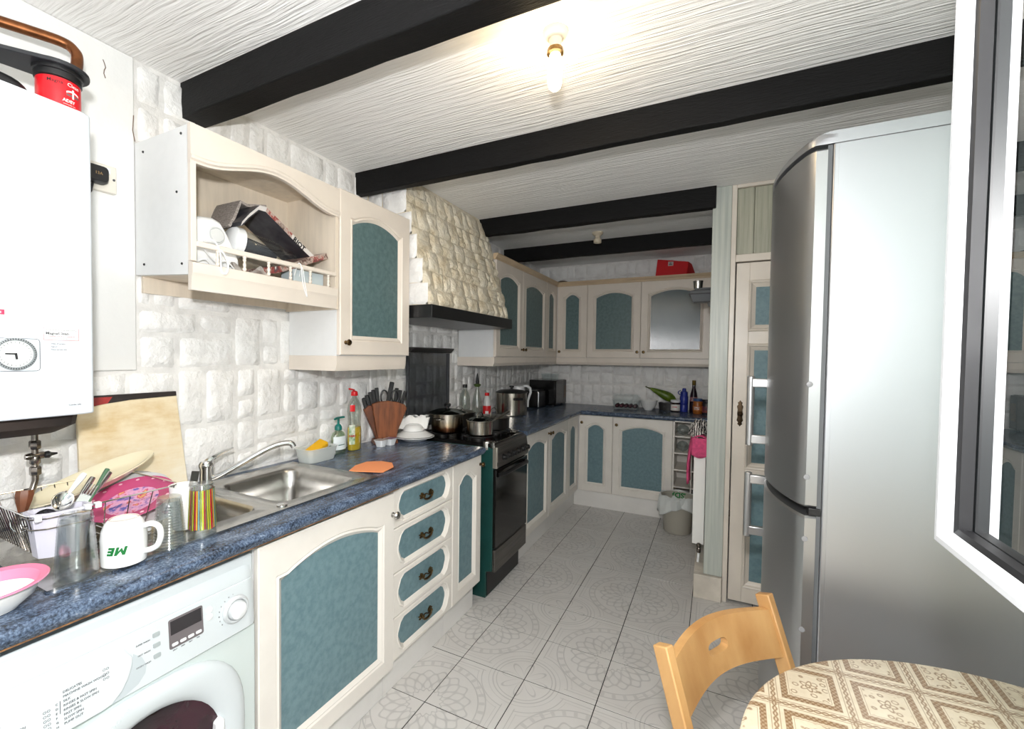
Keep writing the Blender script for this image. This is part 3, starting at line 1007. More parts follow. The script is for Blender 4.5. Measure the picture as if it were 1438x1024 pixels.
for z, s in ((.7565, 'SUPER WASH'), (.733, 'FAST WASH'), (.7085, 'GREEN WASH')):
    build('button', MB().prism(rrect(.5705, z, .0075, .0048, .0022, 3), FP, -.001, .0022), bg, t)
    wtext('lettering', s, .5575, z-.007, .0048, t, 'RIGHT', .0008)
for z in (.752, .735):
    build('button', MB().lathe([(.0085, 0), (.0085, .002), (.006, .003), (.001, .003)], FP(.6935, z, 0), 14, Matrix.Rotation(PI/2, 3, 'Y')), white, t)
kx = FP(.762, .722, 0)
kn = build('dial', MB().lathe([(.036, 0), (.036, .006), (.031, .011), (.027, .010), (.025, .004), (.0235, .016), (.021, .020), (.012, .023), (.001, .0235)], kx, 30, Matrix.Rotation(PI/2, 3, 'Y')), [mk('dial_silver', (202, 206, 208), .28)], t)
build('dial_cap', MB().lathe([(.0225, .0165), (.021, .0205), (.012, .0235), (.001, .024)], kx, 24, Matrix.Rotation(PI/2, 3, 'Y')), white, kn)
for k, s in enumerate('IHGFEDCB'):
    a = PI*.52+k*.30
    wtext('numeral', s, .762+.044*math.cos(a)-.002, .722+.041*math.sin(a)-.002, .0048, kn, d=.0008)
build('indicator', MB().lathe([(.0035, 0), (.0035, .0012), (.001, .0014)], FP(.803, .755, -.004), 10, Matrix.Rotation(PI/2, 3, 'Y')), inkblack, t)
# round door
def sup(cy, cz, hy, hz, n, k=48, sq=0):
    o = []
    for i in range(k):
        a = 2*PI*i/k; ca, sa = math.cos(a), math.sin(a)
        e = 2/n
        o.append((cy+hy*math.copysign(abs(ca)**e, ca), cz+hz*math.copysign(abs(sa)**e, sa)))
    return o
dc = (.555, .412)
L = [(.232, .232, 2.7, 0), (.232, .232, 2.7, .010), (.226, .226, 2.7, .017), (.212, .212, 2.5, .021), (.185, .185, 2.1, .020), (.170, .170, 2, .010), (.164, .164, 2, .004)]
dd = build('door', MB().loft([[(.583+d, y, z) for y, z in sup(*dc, a, b_, n)] for a, b_, n, d in L], False, False), m_wm, t, ang=45)
build('door_glass', MB().lathe([(.166, .006), (.15, .008), (.10, -.006), (.001, -.014)], (.583, *dc), 40, Matrix.Rotation(PI/2, 3, 'Y')), mk('dark_porthole', (26, 22, 26), .07, col2=(54, 20, 34), vs=9), dd)  # purplish reflections and reddish clothes inside are painted into the glass colour
build('latch', MB().loft([[(.583+d, y, z) for y, z in [(.700, .455), (.716, .462), (.724, .452), (.722, .40), (.698, .40)]] for d in (.004, .022)]), white, dd, bevel=.003)
text('lettering', 'hotpoint', .020, (.6052, .455, .590), (0, .84, .54), (0, -.54, .84), mk('pale_ink', (212, 220, 222), .5), dd)
build('emblem', MB().box(.604, .437, .572, .6052, .446, .582), inkred, dd)

# ------------------------------------------------------------------ boiler
m_bo = mk('boiler_white', (222, 229, 236), .3)
t = thing('boiler', 'white wall boiler with a timer dial hung over the sink', 'boiler', (.15, .42, 1.252))
build('casing', MB().loft([[(x, y, z) for x, y in [(WX+.03, .18), (.318, .18), (.332, .195), (.334, .28), (.334, .42), (.331, .545), (.322, .566), (.30, .574), (WX+.03, .574)]] for z in (1.252, 1.993)]), m_bo, t, bevel=.004, ang=30)
un = MB()
un.loft([[(x, y, z) for x, y in rrect(.17, .40, a, b_, .04, 4)] for z, a, b_ in ((1.252, .13, .155), (1.225, .13, .15), (1.205, .10, .12))])
build('underside', un, mk('underside_brown', (48, 36, 30), .7, var=.5, vs=9), t, ang=30)  # mottled dark brown over the whole underside
FBo = lambda u, v, d: (.3338+d, u, v)
tf = build('timer_panel', MB().prism(rrect(.372, 1.398, .088, .036, .006, 3), lambda u, v, d: (.3335+d-.0022*max(0, (u-.42))/.05, u, v), 0, .002), mk('timer_white', (228, 236, 242), .3), t, bevel=.0006)
build('timer_edge', MB().tube([(.3350, y, z) for y, z in rrect(.372, 1.398, .0885, .0365, .006, 3)], .0006, 4, closed=True), ink, t)
ry = Matrix.Rotation(PI/2, 3, 'Y')
tc0 = (.3352, .418, 1.4)
build('dial_ring', MB().lathe([(.036, 0), (.036, .006), (.031, .008), (.0305, .004), (.001, .004)], tc0, 40, ry), mk('dial_grey', (150, 156, 158), .4), tf)
dl = MB()
for k in range(48):
    a = 2*PI*k/48
    dl.box(-.0008, .0315, .006, .0008, .0345, .0085); n0 = len(dl.v)-8
    Rm = Matrix.Rotation(a, 3, 'Z')
    for i in range(n0, n0+8):
        dl.v[i] = tuple(Vector(tc0)+ry @ (Rm @ Vector(dl.v[i])))
build('tappet', dl, darkgrey, tf)
face = build('dial_face', MB().lathe([(.0295, .004), (.0295, .0052), (.001, .0052)], tc0, 36, ry), mk('dial_pale', (222, 228, 226), .4), tf)
hd = MB()
hd.bar((.3415, .418, 1.400), (.3415, .401, 1.4005), .0016, .0032).bar((.3415, .418, 1.402), (.3415, .4195, 1.388), .0016, .0038)
for k in range(24):
    a = 2*PI*k/24
    hd.bar((.3408, .418+.024*math.cos(a), 1.4+.024*math.sin(a)), (.3408, .418+.028*math.cos(a), 1.4+.028*math.sin(a)), .0004, .0009)
build('hand', hd, inkblack, tf)
stk = build('service_sticker', MB().box(.3335, .4675, 1.4335, .3344, .5325, 1.4615), mk('sticker_paper', (246, 246, 244), .5), t)
stk['label'] = 'white service sticker with grey and red lettering'
fr_ = MB()
for a in (((.4675, 1.4335), (.5325, 1.4335)), ((.5325, 1.4335), (.5325, 1.4615)), ((.5325, 1.4615), (.4675, 1.4615)), ((.4675, 1.4615), (.4675, 1.4335))):
    fr_.bar(*[(.3346, y, z) for y, z in a], .0006, .0006)
build('border', fr_, inkred, stk)
for s, z, sz, m_, in (('Your system is protected by', 1.4555, .0049, ink), ('MagnaClean', 1.4463, .0088, ink), ('Annual service required', 1.4406, .0053, inkred), ('www.adey.com', 1.4357, .0040, ink)):
    text('lettering', s, sz, (.3347, .500 if sz != .0088 else .471, z), (0, 1, 0), (0, 0, 1), m_, stk, 'CENTER' if sz != .0088 else 'LEFT', bold=.0002 if sz > .008 else 0)
for k, s in enumerate(('Date of service', 'Signed', 'Next service due')):
    text('lettering', s, .0042, (.3342, .481, 1.4235-k*.0068), (0, 1, 0), (0, 0, 1), ink, t)
text('lettering', 'Combi, 24e', .0052, (.3330, .512, 1.276), (0, 1, 0), (0, 0, 1), ink, t)
st2 = build('warning_sticker', MB().box(.3335, .30, 1.467, .3346, .4045, 1.537), mk('sticker_grey', (214, 210, 204), .5), t)
build('sticker_band', MB().box(.3345, .302, 1.486, .3349, .403, 1.497), mk('magenta_ink', (188, 52, 92), .5), st2)
text('lettering', 'GAS SAFE', .006, (.3350, .3985, 1.489), (0, 1, 0), (0, 0, 1), inkwhite, st2, 'RIGHT')
# valve pipe beneath
bp_ = MB().tube([(.10, .525, 1.215), (.10, .525, 1.06), (.105, .515, 1.03), (.11, .49, 1.0)], .0075, 10)
pv = build('supply_pipe', bp_, mk('worn_chrome', (150, 142, 134), .25, 1.0, var=.3, vs=40), t)
vv = MB()
for z, r in ((1.155, .0125), (1.115, .0115), (1.085, .0125)):
    vv.lathe([(r*.8, -.012), (r, -.009), (r, .009), (r*.8, .012)], (.10, .525, z), 6 if r > .012 else 12)
vv.lathe([(.008, -.02), (.0095, -.018), (.0095, .012), (.007, .02)], (.10, .525, 1.125), 10, Matrix.Rotation(PI/2, 3, 'X'))
build('valve_body', vv, bpy.data.materials['worn_chrome'], pv)
build('valve_handle', MB().lathe([(.004, 0), (.009, .004), (.010, .012), (.005, .018), (.0025, .030)], (.104, .540, 1.125), 10, Matrix.Rotation(-PI/2, 3, 'X')), black, pv)

# filter, bracket and copper pipe over the boiler
t = thing('magnetic_filter', 'red and black magnetic filter canister standing above the boiler', 'filter', (.26, .525, 1.994))
fc = (.26, .528)
build('canister', MB().lathe([(.043, 1.994), (.043, 2.0), (.0415, 2.003), (.0415, 2.068), (.045, 2.070), (.045, 2.083), (.048, 2.085), (.048, 2.093)], (*fc, 0), 32), black, t)
build('red_label', MB().lathe([(.0422, 2.004), (.0424, 2.005), (.0424, 2.066), (.0422, 2.067)], (*fc, 0), 32, cap0=False, cap1=False), mk('label_red', (226, 20, 34), .3), t)
cap = MB()
pl = [(.060*math.cos(a), .060*math.sin(a)) for a in [PI*.62-i*(PI*1.24)/16 for i in range(17)]]
cap.loft([[(fc[0]+x*c-y*s, fc[1]+x*s+y*c, z) for x, y in pl+[(-.09, -.045), (-.20, -.03), (-.20, .015), (-.09, .04)]] for z in (2.093, 2.103) for c, s in ((math.cos(1.15), math.sin(1.15)),)])
build('bracket_plate', cap, mk('bracket_black', (40, 42, 46), .4), t, bevel=.002)
build('cap_dome', MB().lathe([(.042, 2.103), (.040, 2.110), (.032, 2.114), (.001, 2.115)], (fc[0]-.006, fc[1]-.006, 0), 24), black, t)
def bent(s, size, r, z, phi, bold=0):
    cu = bpy.data.curves.new('x', 'FONT'); cu.body = s; cu.size = size; cu.align_x = 'CENTER'; cu.resolution_u = 2; cu.offset = bold
    ob = bpy.data.objects.new('x', cu); me = bpy.data.meshes.new_from_object(ob)
    mb = MB(); vs = []
    for v in me.vertices:
        a = phi+v.co.x/r
        vs.append((fc[0]+r*math.cos(a), fc[1]+r*math.sin(a), z+v.co.y))
    mb.add(vs, [tuple(p.vertices) for p in me.polygons])
    bpy.data.objects.remove(ob); bpy.data.meshes.remove(me)
    return mb
ph = -.10
build('lettering', bent('Magna', .0118, .0428, 2.053, ph-.40, .0001), inkblack, t, flat=True)
build('lettering', bent('Clean', .0118, .0428, 2.053, ph+.46, .0001), inkwhite, t, flat=True)
build('lettering', bent('ADEY', .010, .0428, 2.014, ph+.22, .0003), inkwhite, t, flat=True)
build('lettering', bent('www.adey.com', .0042, .0428, 2.0075, ph+.25), inkwhite, t, flat=True)
def cpatch(y0, y1, z0, z1, arc=0):
    mb = MB()
    mb.grid(lambda a, c: (fc[0]+.0428*math.cos(ph+(y0+(y1-y0)*a)/.0428), fc[1]+.0428*math.sin(ph+(y0+(y1-y0)*a)/.0428), z0+(z1-z0)*c+arc*(1-(2*a-1)**2)*1), 10, 1)
    return mb
build('emblem', MB().add(*(lambda m: (m.v, m.f))(cpatch(.004, .032, 2.036, 2.040, .004))).add(*(lambda m: (m.v, m.f))(cpatch(.016, .020, 2.026, 2.048))), inkwhite, t, flat=True)
build('emblem_bar', cpatch(.004, .032, 2.030, 2.035), mk('emblem_grey', (120, 96, 96), .4), t, flat=True)
o = build('filter_pipe_elbow', MB().tube(smooth([(.25, .36, 2.010), (.25, .39, 2.018), (.25, .42, 2.022), (.25, .447, 2.018), (.25, .458, 2.006)], 3), .022, 12).lathe([(.026, 0), (.026, .012), (.023, .014)], (.25, .452, 2.002), 14), black, loc=(.2, .42, 1.994))
tag(o, 'black plastic pipe elbow lying on top of the boiler', 'pipe')
o = build('copper_pipe', MB().tube(smooth([(.02, .30, 2.22), (.06, .40, 2.236), (.10, .555, 2.252), (.112, .598, 2.252), (.122, .612, 2.240), (.132, .616, 2.22), (.150, .605, 2.17), (.20, .57, 2.11)], 4), .0135, 12), copper, loc=(.1, .5, 2.1))
tag(o, 'tarnished copper pipe bent down to the filter above the boiler', 'pipe')
tr = MB()
for y in (.31, .36):
    tr.box(WX+.012, y, 1.99, WX+.04, y+.028, 2.38)
tr.box(WX+.012, .30, 2.33, WX+.036, .40, 2.37)
o = build('wall_batten', tr, mk('pale_batten', (212, 208, 194), .6, var=.15, vs=9), loc=(WX+.02, .34, 1.99)); tag(o, 'pale wooden battens fixed to the wall over the boiler', 'batten')

# socket and plug
t = thing('wall_socket', 'double white wall socket beside the boiler', 'socket', (WX+.025, .70, 1.905))
build('plate', MB().box(WX+.012, .625, 1.915, WX+.034, .770, 2.000), mk('aged_white_plastic', (230, 224, 212), .35), t, bevel=.003)
build('switch', MB().box(WX+.034, .742, 1.972, WX+.038, .752, 1.990), white, t, bevel=.001)
build('screw', MB().ball((WX+.034, .762, 1.958), .004, 8, 4), ink, t)
t = thing('plug', 'black three pin plug pushed into the socket', 'plug', (WX+.035, .708, 1.93))
build('plug_body', MB().loft([[(x, y, z) for y, z in rrect(.708, 1.957, a, b_, .012, 4)] for x, a, b_ in ((WX+.035, .030, .027), (WX+.055, .030, .027), (WX+.068, .026, .023))]), black, t, bevel=.002)
build('cord', MB().tube([(WX+.05, .700, 1.932), (WX+.05, .694, 1.90), (WX+.045, .675, 1.87), (WX+.04, .640, 1.845), (WX+.04, .59, 1.83)], .0035, 6), black, t)
text('lettering', '13A', .012, (WX+.0685, .698, 1.953), (0, 1, 0), (0, 0, 1), mk('gold_ink', (164, 132, 84), .4), t)

# ------------------------------------------------------------------ cooker
m_ck = mk('cooker_green', (26, 70, 66), .35, var=.15, vs=6)
m_ckf = mk('cooker_steel', (118, 114, 110), .38, .9, var=.15, vs=14, stretch=(1, .3, 6))
m_oven, nt, b = newmat('oven_glass'); setp(b, Roughness=.09); b.inputs['Base Color'].default_value = (*s2l((22, 21, 20)), 1)
t = thing('gas_cooker', 'dark green freestanding gas cooker with steel front', 'cooker', (.31, 2.565, 0))
cy0, cy1 = 2.322, 2.808
build('casing', MB().prism([(.03, 0), (.560, 0), (.560, .155), (.60, .165), (.60, .885), (.03, .885)], lambda u, v, d: (u, d, v), cy0, cy1), m_ck, t, bevel=.003)
build('plinth_panel', MB().box(.560, cy0+.012, .012, .566, cy1-.004, .152), black, t)
build('lower_drawer', MB().box(.600, cy0+.004, .160, .618, cy1-.002, .290), m_ckf, t, bevel=.003)
od = build('oven_door', MB().box(.600, cy0+.004, .300, .620, cy1-.002, .755), m_oven, t, bevel=.003)
build('door_handle', MB().tube([(.622, cy0+.03, .722)]+[(.640+.016*math.sin(PI*i/10), cy0+.03+(cy1-cy0-.06)*i/10, .722+.012*math.sin(PI*i/10)) for i in range(1, 10)]+[(.622, cy1-.03, .722)], .013, 8), black, od)
pn = build('control_panel', MB().loft([[(x, y, z) for x, z in ((.600, .765), (.622, .765), (.628, .785), (.612, .888), (.590, .900), (.570, .900))] for y in (cy0+.002, cy1-.001)]), m_ckf, t, bevel=.003)
build('panel_edge', MB().box(.598, cy0-.001, .765, .6255, cy0+.014, .886), mk('bright_edge', (196, 190, 178), .3, .8), t, bevel=.002)
kdir = Vector((.99, 0, .155)).normalized()
for k in range(6):
    c = Vector((.6215, cy0+.095+k*.071, .815))
    build('control_knob', MB().lathe([(.021, 0), (.021, .004), (.016, .008), (.014, .024), (.010, .027), (.001, .027)], c, 14, kdir.to_track_quat('Z', 'Y').to_matrix()), black, pn)
build('hob', MB().loft([[(x, y, z) for x, y in rrect(.31, (cy0+cy1)/2, .285-i, (cy1-cy0)/2-i, .02, 4)] for z, i in ((.884, 0), (.903, 0), (.907, .006), (.902, .022))]), mk('hob_enamel', (26, 25, 25), .14, .3), t, ang=30)
for k, (x, y) in enumerate(((.18, 2.445), (.18, 2.69), (.44, 2.445), (.44, 2.69))):
    g = MB()
    for a in range(4):
        q = a*PI/2+PI/4
        g.bar((x+.03*math.cos(q), y+.03*math.sin(q), .927), (x+.10*math.cos(q), y+.10*math.sin(q), .927), .008, .008)
        g.bar((x+.10*math.cos(q), y+.10*math.sin(q), .902), (x+.10*math.cos(q), y+.10*math.sin(q), .93), .007, .007, (1, 0, 0))
    g.tube([(x+.10*math.cos(i*PI/8), y+.10*math.sin(i*PI/8), .925) for i in range(16)], .004, 6, closed=True)
    build('pan_support', g, black, t)
    build('burner', MB().lathe([(.045, .902), (.045, .910), (.034, .914), (.034, .919), (.001, .920)], (x, y, 0), 18), mk('burner_%d' % k, (70, 68, 66), .4, .7), t)
# foil over the edge
m_foil = mk('kitchen_foil', (214, 212, 208), .2, 1.0, bp=.006, bs=45)
rn = random.Random(3); mb = MB()
mb.grid(lambda a, c: (.535+.075*a, cy0-.002-.004*math.sin(9*a)+(.05*(c-.45)/.55 if c > .45 else 0), .912+.003*rn.random() if c > .45 else .912-.055*(.45-c)/.45*(1-.5*a)+.004*rn.random()), 12, 9)
o = build('kitchen_foil', mb, m_foil, loc=(.57, cy0, .86), flat=True); tag(o, 'crumpled kitchen foil folded over the cooker corner', 'foil')
mb = MB()
mb.grid(lambda a, c: (.50+.06*a+.01*rn.random(), 2.72+.07*c, .909+.014*rn.random()), 10, 9)
o = build('kitchen_foil', mb, m_foil, loc=(.52, 2.75, .905), flat=True); tag(o, 'small crumpled foil scrap on the far front of the hob', 'foil')

# ------------------------------------------------------------------ fridge
m_fr = mk('fridge_silver', (187, 189, 193), .39, .95)
m_frd = mk('fridge_door_silver', (176, 177, 178), .34, .92)
t = thing('fridge_freezer', 'tall silver fridge freezer with curved doors', 'fridge', (2.28, 1.83, 0))
f0, f1 = 1.53, 2.13
def plan(inset=0, back=1.976):
    p = [(back, f0+inset), (1.950, f0+inset), (1.940+inset*.6, f0+.010+inset), (1.930+inset, f0+.030)]
    for i in range(1, 16):
        s = i/16; y = f0+.030+(f1-f0-.060)*s
        p.append((1.930-.050*(1-(2*s-1)**2)+inset, y))
    p += [(1.930+inset, f1-.030), (1.940+inset*.6, f1-.010-inset), (1.950, f1-inset), (back, f1-inset)]
    return p
build('cabinet', MB().box(1.988, f0, .02, 2.585, f1, 1.992), m_fr, t, bevel=.004)
topc = MB()
rk = [(1.992, 0), (2.006, 0), (2.016, .006), (2.022, .016), (2.025, .034)]
def rpl(z, i):
    return [(max(x, 1.93-.05+i) if False else x+i*.9, min(max(y, f0+.001), f1-.001), z) for x, y in plan(0, 2.0)]+[(2.585, f1, z), (2.585, f0, z)]
rings = []
for z, i in rk:
    rings.append([(min(x+i*1.0, 2.0) if x < 2.0 else x, y, z) for x, y, _ in rpl(z, 0)])
topc.loft(rings)
build('top_cap', topc, m_fr, t, ang=50)
for nm, z0, z1 in (('fridge_door', .997, 1.982), ('freezer_door', .10, .972)):
    d = build(nm, MB().loft([[(x, y, z) for x, y in plan(i)] for z, i in ((z0, .006), (z0+.006, 0), (z1-.006, 0), (z1, .006))]), m_frd, t, ang=28)
    for z in ((z0+.004, z0+.03) if nm == 'fridge_door' else (z1-.03, z1-.004)):
        pass
    hz = (1.085, 1.345) if nm == 'fridge_door' else (.742, .985)
    h = MB().tube([(1.838, 1.965, hz[0]), (1.838, 1.965, hz[1])], .0125, 14)
    for z in (hz[0]+.025, hz[1]-.025):
        h.loft([[(x, 1.965+dy, z+dz) for dy, dz in ((-.011, -.016), (.011, -.016), (.011, .016), (-.011, .016))] for x in (1.832, 1.90)])
    build('handle', h, mk('handle_silver_'+nm, (190, 190, 190), .28, .85), d, bevel=.003)
    for z in ((1.34, 1.081) if nm == 'fridge_door' else (.907, .649)):
        build('cap_screw', MB().lathe([(.008, 0), (.007, .002), (.001, .0028)], (1.9515, f0, z), 12, Matrix.Rotation(PI/2, 3, 'X')), mk('screw_grey', (140, 140, 142), .4), d)
build('door_gasket', MB().box(1.9765, f0+.006, .10, 1.987, f1-.006, 1.99), mk('gasket_grey', (92, 94, 96), .6), t)
build('hinge', MB().box(1.958, f0+.001, .974, 1.986, f0+.03, .995), black, t, bevel=.002)
build('side_panel', MB().box(2.0, f0-.0015, .02, 2.575, f0+.001, 1.988), m_fr, t)
build('badge', MB().lathe([(.012, 0), (.012, .002), (.001, .003)], (1.8995, 1.98, 1.86), 16, Matrix.Rotation(-PI/2, 3, 'Y')), darkgrey, d)
build('kick_plate', MB().box(1.965, f0+.01, 0, 2.0, f1-.01, .09), darkgrey, t)

# ------------------------------------------------------------------ pantry front, door, side wall, radiator
m_green, nt, b = newmat('distressed_green_board'); setp(b, Roughness=.4)
n = noise(nt, 1, 5, .6, stretch=(60, 60, 2.2)); r = ramp(nt, n.outputs['Fac'], [(.3, (150, 152, 134)), (.5, (172, 172, 154)), (.7, (188, 186, 168))])
nt.links.new(r.outputs[0], b.inputs['Base Color']); bump(nt, b, n.outputs['Fac'], .001)
m_post, nt, b = newmat('distressed_blue_post'); setp(b, Roughness=.36)
n = noise(nt, 1, 5, .6, stretch=(70, 70, 2.0)); r = ramp(nt, n.outputs['Fac'], [(.3, (170, 177, 170)), (.5, (186, 192, 184)), (.7, (200, 203, 194))])
nt.links.new(r.outputs[0], b.inputs['Base Color']); bump(nt, b, n.outputs['Fac'], .001)
PY = 2.955
pw = MB().box(1.715, PY+.03, 0, 1.80, BY, H)
struct('wall_partition', pw, mk('partition_grey', (196, 200, 198), .6, var=.05, vs=4), label='side wall of the pantry behind the radiator')
struct('trim_5', MB().box(1.683, PY-.010, .142, 1.780, PY+.06, H-.001), m_post, bevel=.003, label='distressed pale blue post at the pantry corner')
m_fr2 = mk('pantry_cream', (228, 219, 206), .32, var=.05, vs=4)
struct('trim_6', MB().box(1.780, PY-.006, 0, 1.806, PY+.05, H-.001).box(1.806, PY-.006, 1.957, RX, PY+.05, 1.998).box(1.806, PY-.006, 2.372, RX, PY+.05, H-.001), m_fr2, bevel=.003, label='cream frame around the pantry door')
tp = struct('wall_pantry', MB().box(1.806, PY+.035, 1.998, RX, PY+.06, 2.372), m_green, label='boarded panel over the pantry door')
for k in range(10):
    x = 1.8075+k*.085
    if x > RX-.03: break
    build('plank', MB().box(x, PY+.012, 2.0, min(x+.083, RX-.002), PY+.035, 2.371), m_green, tp, bevel=.003)
ds_ = struct('door_1', MB().box(1.812, PY+.0295, .02, 2.56, PY+.032, 1.950), m_fr2, label='cream pantry door with teal panels')
def ringpanel(par, F, rects, w, h):
    """a slab face with rectangular sunk panels stacked in one column"""
    mb = MB()
    m0, m1 = rects[0][0], rects[0][2]
    mb.box(0, 0, 0, 0, 0, 0) if False else None
    def bx(a, c, e, g): mb.loft([[F(u, v, d) for u, v in ((a, c), (e, c), (e, g), (a, g))] for d in (0, .03)])
    bx(0, 0, m0, h); bx(m1, 0, w, h)
    zs_ = [0]+[z for q in rects for z in (q[1], q[3])]+[h]
    for i in range(0, len(zs_), 2): bx(m0, zs_[i], m1, zs_[i+1])
    build('door_frame', mb, m_fr2, par, bevel=.002)
    for a, c, e, g in rects:
        def lp(i, d): return [F(u, v, d) for u, v in ((a+i, c+i), (e-i, c+i), (e-i, g-i), (a+i, g-i))]
        build('moulding', MB().loft([lp(0, .031), lp(.004, .036), (lp(.012, .033)), lp(.018, .024), lp(.034, .016), lp(.038, .012)], False, False), m_fr2, par, ang=20)
        pm = MB().add(lp(.037, .013), [(0, 1, 2, 3)]); build('panel', pm, teal, par, flat=True)
FD = lambda u, v, d: (1.812+u, PY+.030-d, .02+v)
ringpanel(ds_, FD, [(.066, .085, .68, .72), (.062, .765, .68, 1.475), (.062, 1.545, .68, 1.83)], .748, 1.93)
hp = MB()
zc = 1.10; yk = PY-.001
hp.loft([[(1.848+x*s, yk-d, zc+z*s) for x, z in [(0, -.075), (.006, -.066), (.012, -.062), (.008, -.052), (.016, -.040), (.012, -.02), (.014, 0), (.012, .02), (.016, .040), (.008, .052), (.012, .062), (.006, .066), (0, .075), (-.006, .066), (-.012, .062), (-.008, .052), (-.016, .040), (-.012, .02), (-.014, 0), (-.012, -.02), (-.016, -.040), (-.008, -.052), (-.012, -.062), (-.006, -.066)]] for d, s in ((0, 1), (.003, 1), (.004, .92))])
hp.lathe([(.006, 0), (.006, .014), (.013, .020), (.014, .028), (.008, .034), (.001, .036)], (1.848, yk-.003, zc), 14, Matrix.Rotation(PI/2, 3, 'X'))
build('door_knob', hp, mk('dark_brass', (62, 50, 36), .4, .9), ds_)
struct('baseboard_right', MB().box(1.632, PY-.030, 0, 1.778, PY+.02, .140).box(1.632, PY+.02, 0, 1.715, 4.2, .139), mk('worn_cream', (222, 214, 200), .5, var=.12, vs=6), bevel=.003, label='worn cream boxed skirting under the radiator')
# radiator seen end on
t = thing('radiator', 'white panel radiator seen end on by the pantry post', 'radiator', (1.65, 3.6, .2))
rx0, rx1, ry0, ry1 = 1.612, 1.678, 3.13, 4.06
b_ = MB()
for x0, x1 in ((rx0, rx0+.014), (rx1-.014, rx1)):
    n = 14
    pts = []
    for k in range(n):
        y = ry0+(ry1-ry0)*k/n; w = (ry1-ry0)/n
        s = -1 if x0 == rx0 else 1
        xo = x0 if s < 0 else x1; xi = x1 if s < 0 else x0
        pts += [(xo-s*.004, y), (xo, y+w*.25), (xo, y+w*.75)]
    pts += [(xo-s*.004, ry1), (xi, ry1), (xi, ry0)]
    b_.loft([[(x, y, z) for x, y in pts] for z in (.25, .885)])
build('panel', b_, white, t, ang=20)
build('end_cover', MB().box(rx0, ry0-.006, .245, rx1, ry0, .89), mk('radiator_white', (240, 240, 236), .35), t, bevel=.002)
build('top_grille', MB().box(rx0+.004, ry0, .880, rx1-.004, ry1, .889), white, t)
build('valve', MB().lathe([(.010, .198), (.013, .202), (.013, .222), (.009, .23), (.014, .235), (.014, .252), (.006, .258)], (1.652, ry0-.018, 0), 10).bar((1.652, ry0-.02, .243), (1.652, ry0+.02, .25), .016, .016), bpy.data.materials['worn_chrome'], t)
build('pipe', MB().tube([(1.652, ry0-.018, .20), (1.648, ry0-.018, .139)], .0075, 8), white, t)

# ------------------------------------------------------------------ open window sash on the right
m_upvc = mk('white_upvc', (188, 190, 192), .25)
win = struct('window_1', MB().box(W0, FY-.09, WZ0, W0+.05, FY-.02, WZ1).box(W1-.02, FY-.09, WZ0, W1, FY-.02, WZ1).box(W0+.05, FY-.09, WZ0, W1-.02, FY-.02, WZ0+.05).box(W0+.05, FY-.09, WZ1-.05, W1-.02, FY-.02, WZ1), m_upvc, bevel=.004, label='white window standing open into the room')
SX0, SX1, SY0, SY1, SZ0, SZ1 = 1.947, 2.015, FY+.01, .70, 1.20, 2.14
def stile(a, c, dire):
    pass
fw, bw = .009, .030
# loops in the (y, z) plane: outer edge, face edge, glass edge
def lp(i, x): return [(x, y, z) for y, z in ((SY0+i, SZ0+i), (SY1-i, SZ0+i), (SY1-i, SZ1-i), (SY0+i, SZ1-i))]
sf = MB().loft([lp(0, SX1), lp(0, SX0+.004), lp(.003, SX0), lp(fw, SX0), lp(fw+.001, SX0+.001), lp(fw+.008, SX0+.011), lp(fw+.008, SX1), lp(0, SX1)], False, False)
sash = build('sash_frame', sf, m_upvc, win, ang=20)
build('seal', MB().loft([lp(fw+.0078, SX0+.011), lp(fw+.014, SX0+.013), lp(fw+.014, SX0+.024), lp(fw+.0095, SX0+.026), lp(fw+.0095, SX1-.010), lp(fw+.0078, SX1-.010)], False, False), black, sash, flat=True)
m_glass, nt, b = newmat('window_glass')
nt.nodes.remove(b)
out_ = nt.nodes['Material Output']
tr_ = nt.nodes.new('ShaderNodeBsdfTransparent'); tr_.inputs[0].default_value = (.72, .78, .76, 1)
gl_ = nt.nodes.new('ShaderNodeBsdfGlossy'); gl_.inputs['Roughness'].default_value = .01
fr_ = nt.nodes.new('ShaderNodeFresnel'); fr_.inputs[0].default_value = 1.52
mx_ = nt.nodes.new('ShaderNodeMixShader')
nt.links.new((X(nt, fr_.outputs[0])*.9).f('MINIMUM', 1.0).k, mx_.inputs[0]); nt.links.new(tr_.outputs[0], mx_.inputs[1]); nt.links.new(gl_.outputs[0], mx_.inputs[2])
nt.links.new(mx_.outputs[0], out_.inputs['Surface'])
for x in (SX0+.025, SX0+.043):
    g_ = MB().add([(x, SY0+fw+.010, SZ0+fw+.010), (x, SY1-fw-.010, SZ0+fw+.010), (x, SY1-fw-.010, SZ1-fw-.010), (x, SY0+fw+.010, SZ1-fw-.010)], [(0, 1, 2, 3)])
    build('pane', g_, m_glass, sash, flat=True)
build('spacer', MB().loft([lp(fw+.010, SX0+.0265), lp(fw+.018, SX0+.0265), lp(fw+.018, SX0+.0415), lp(fw+.010, SX0+.0415)], False, False), mk('spacer_grey', (104, 108, 112), .4), sash, flat=True)
build('handle', MB().lathe([(.016, 0), (.016, .010), (.010, .014), (.010, .030)], (SX1, SY1-.022, 1.62), 14, ry).tube([(SX1+.030, SY1-.022, 1.62), (SX1+.036, SY1-.024, 1.60), (SX1+.036, SY1-.026, 1.50)], [.010, .010, .008], 10), m_upvc, sash)
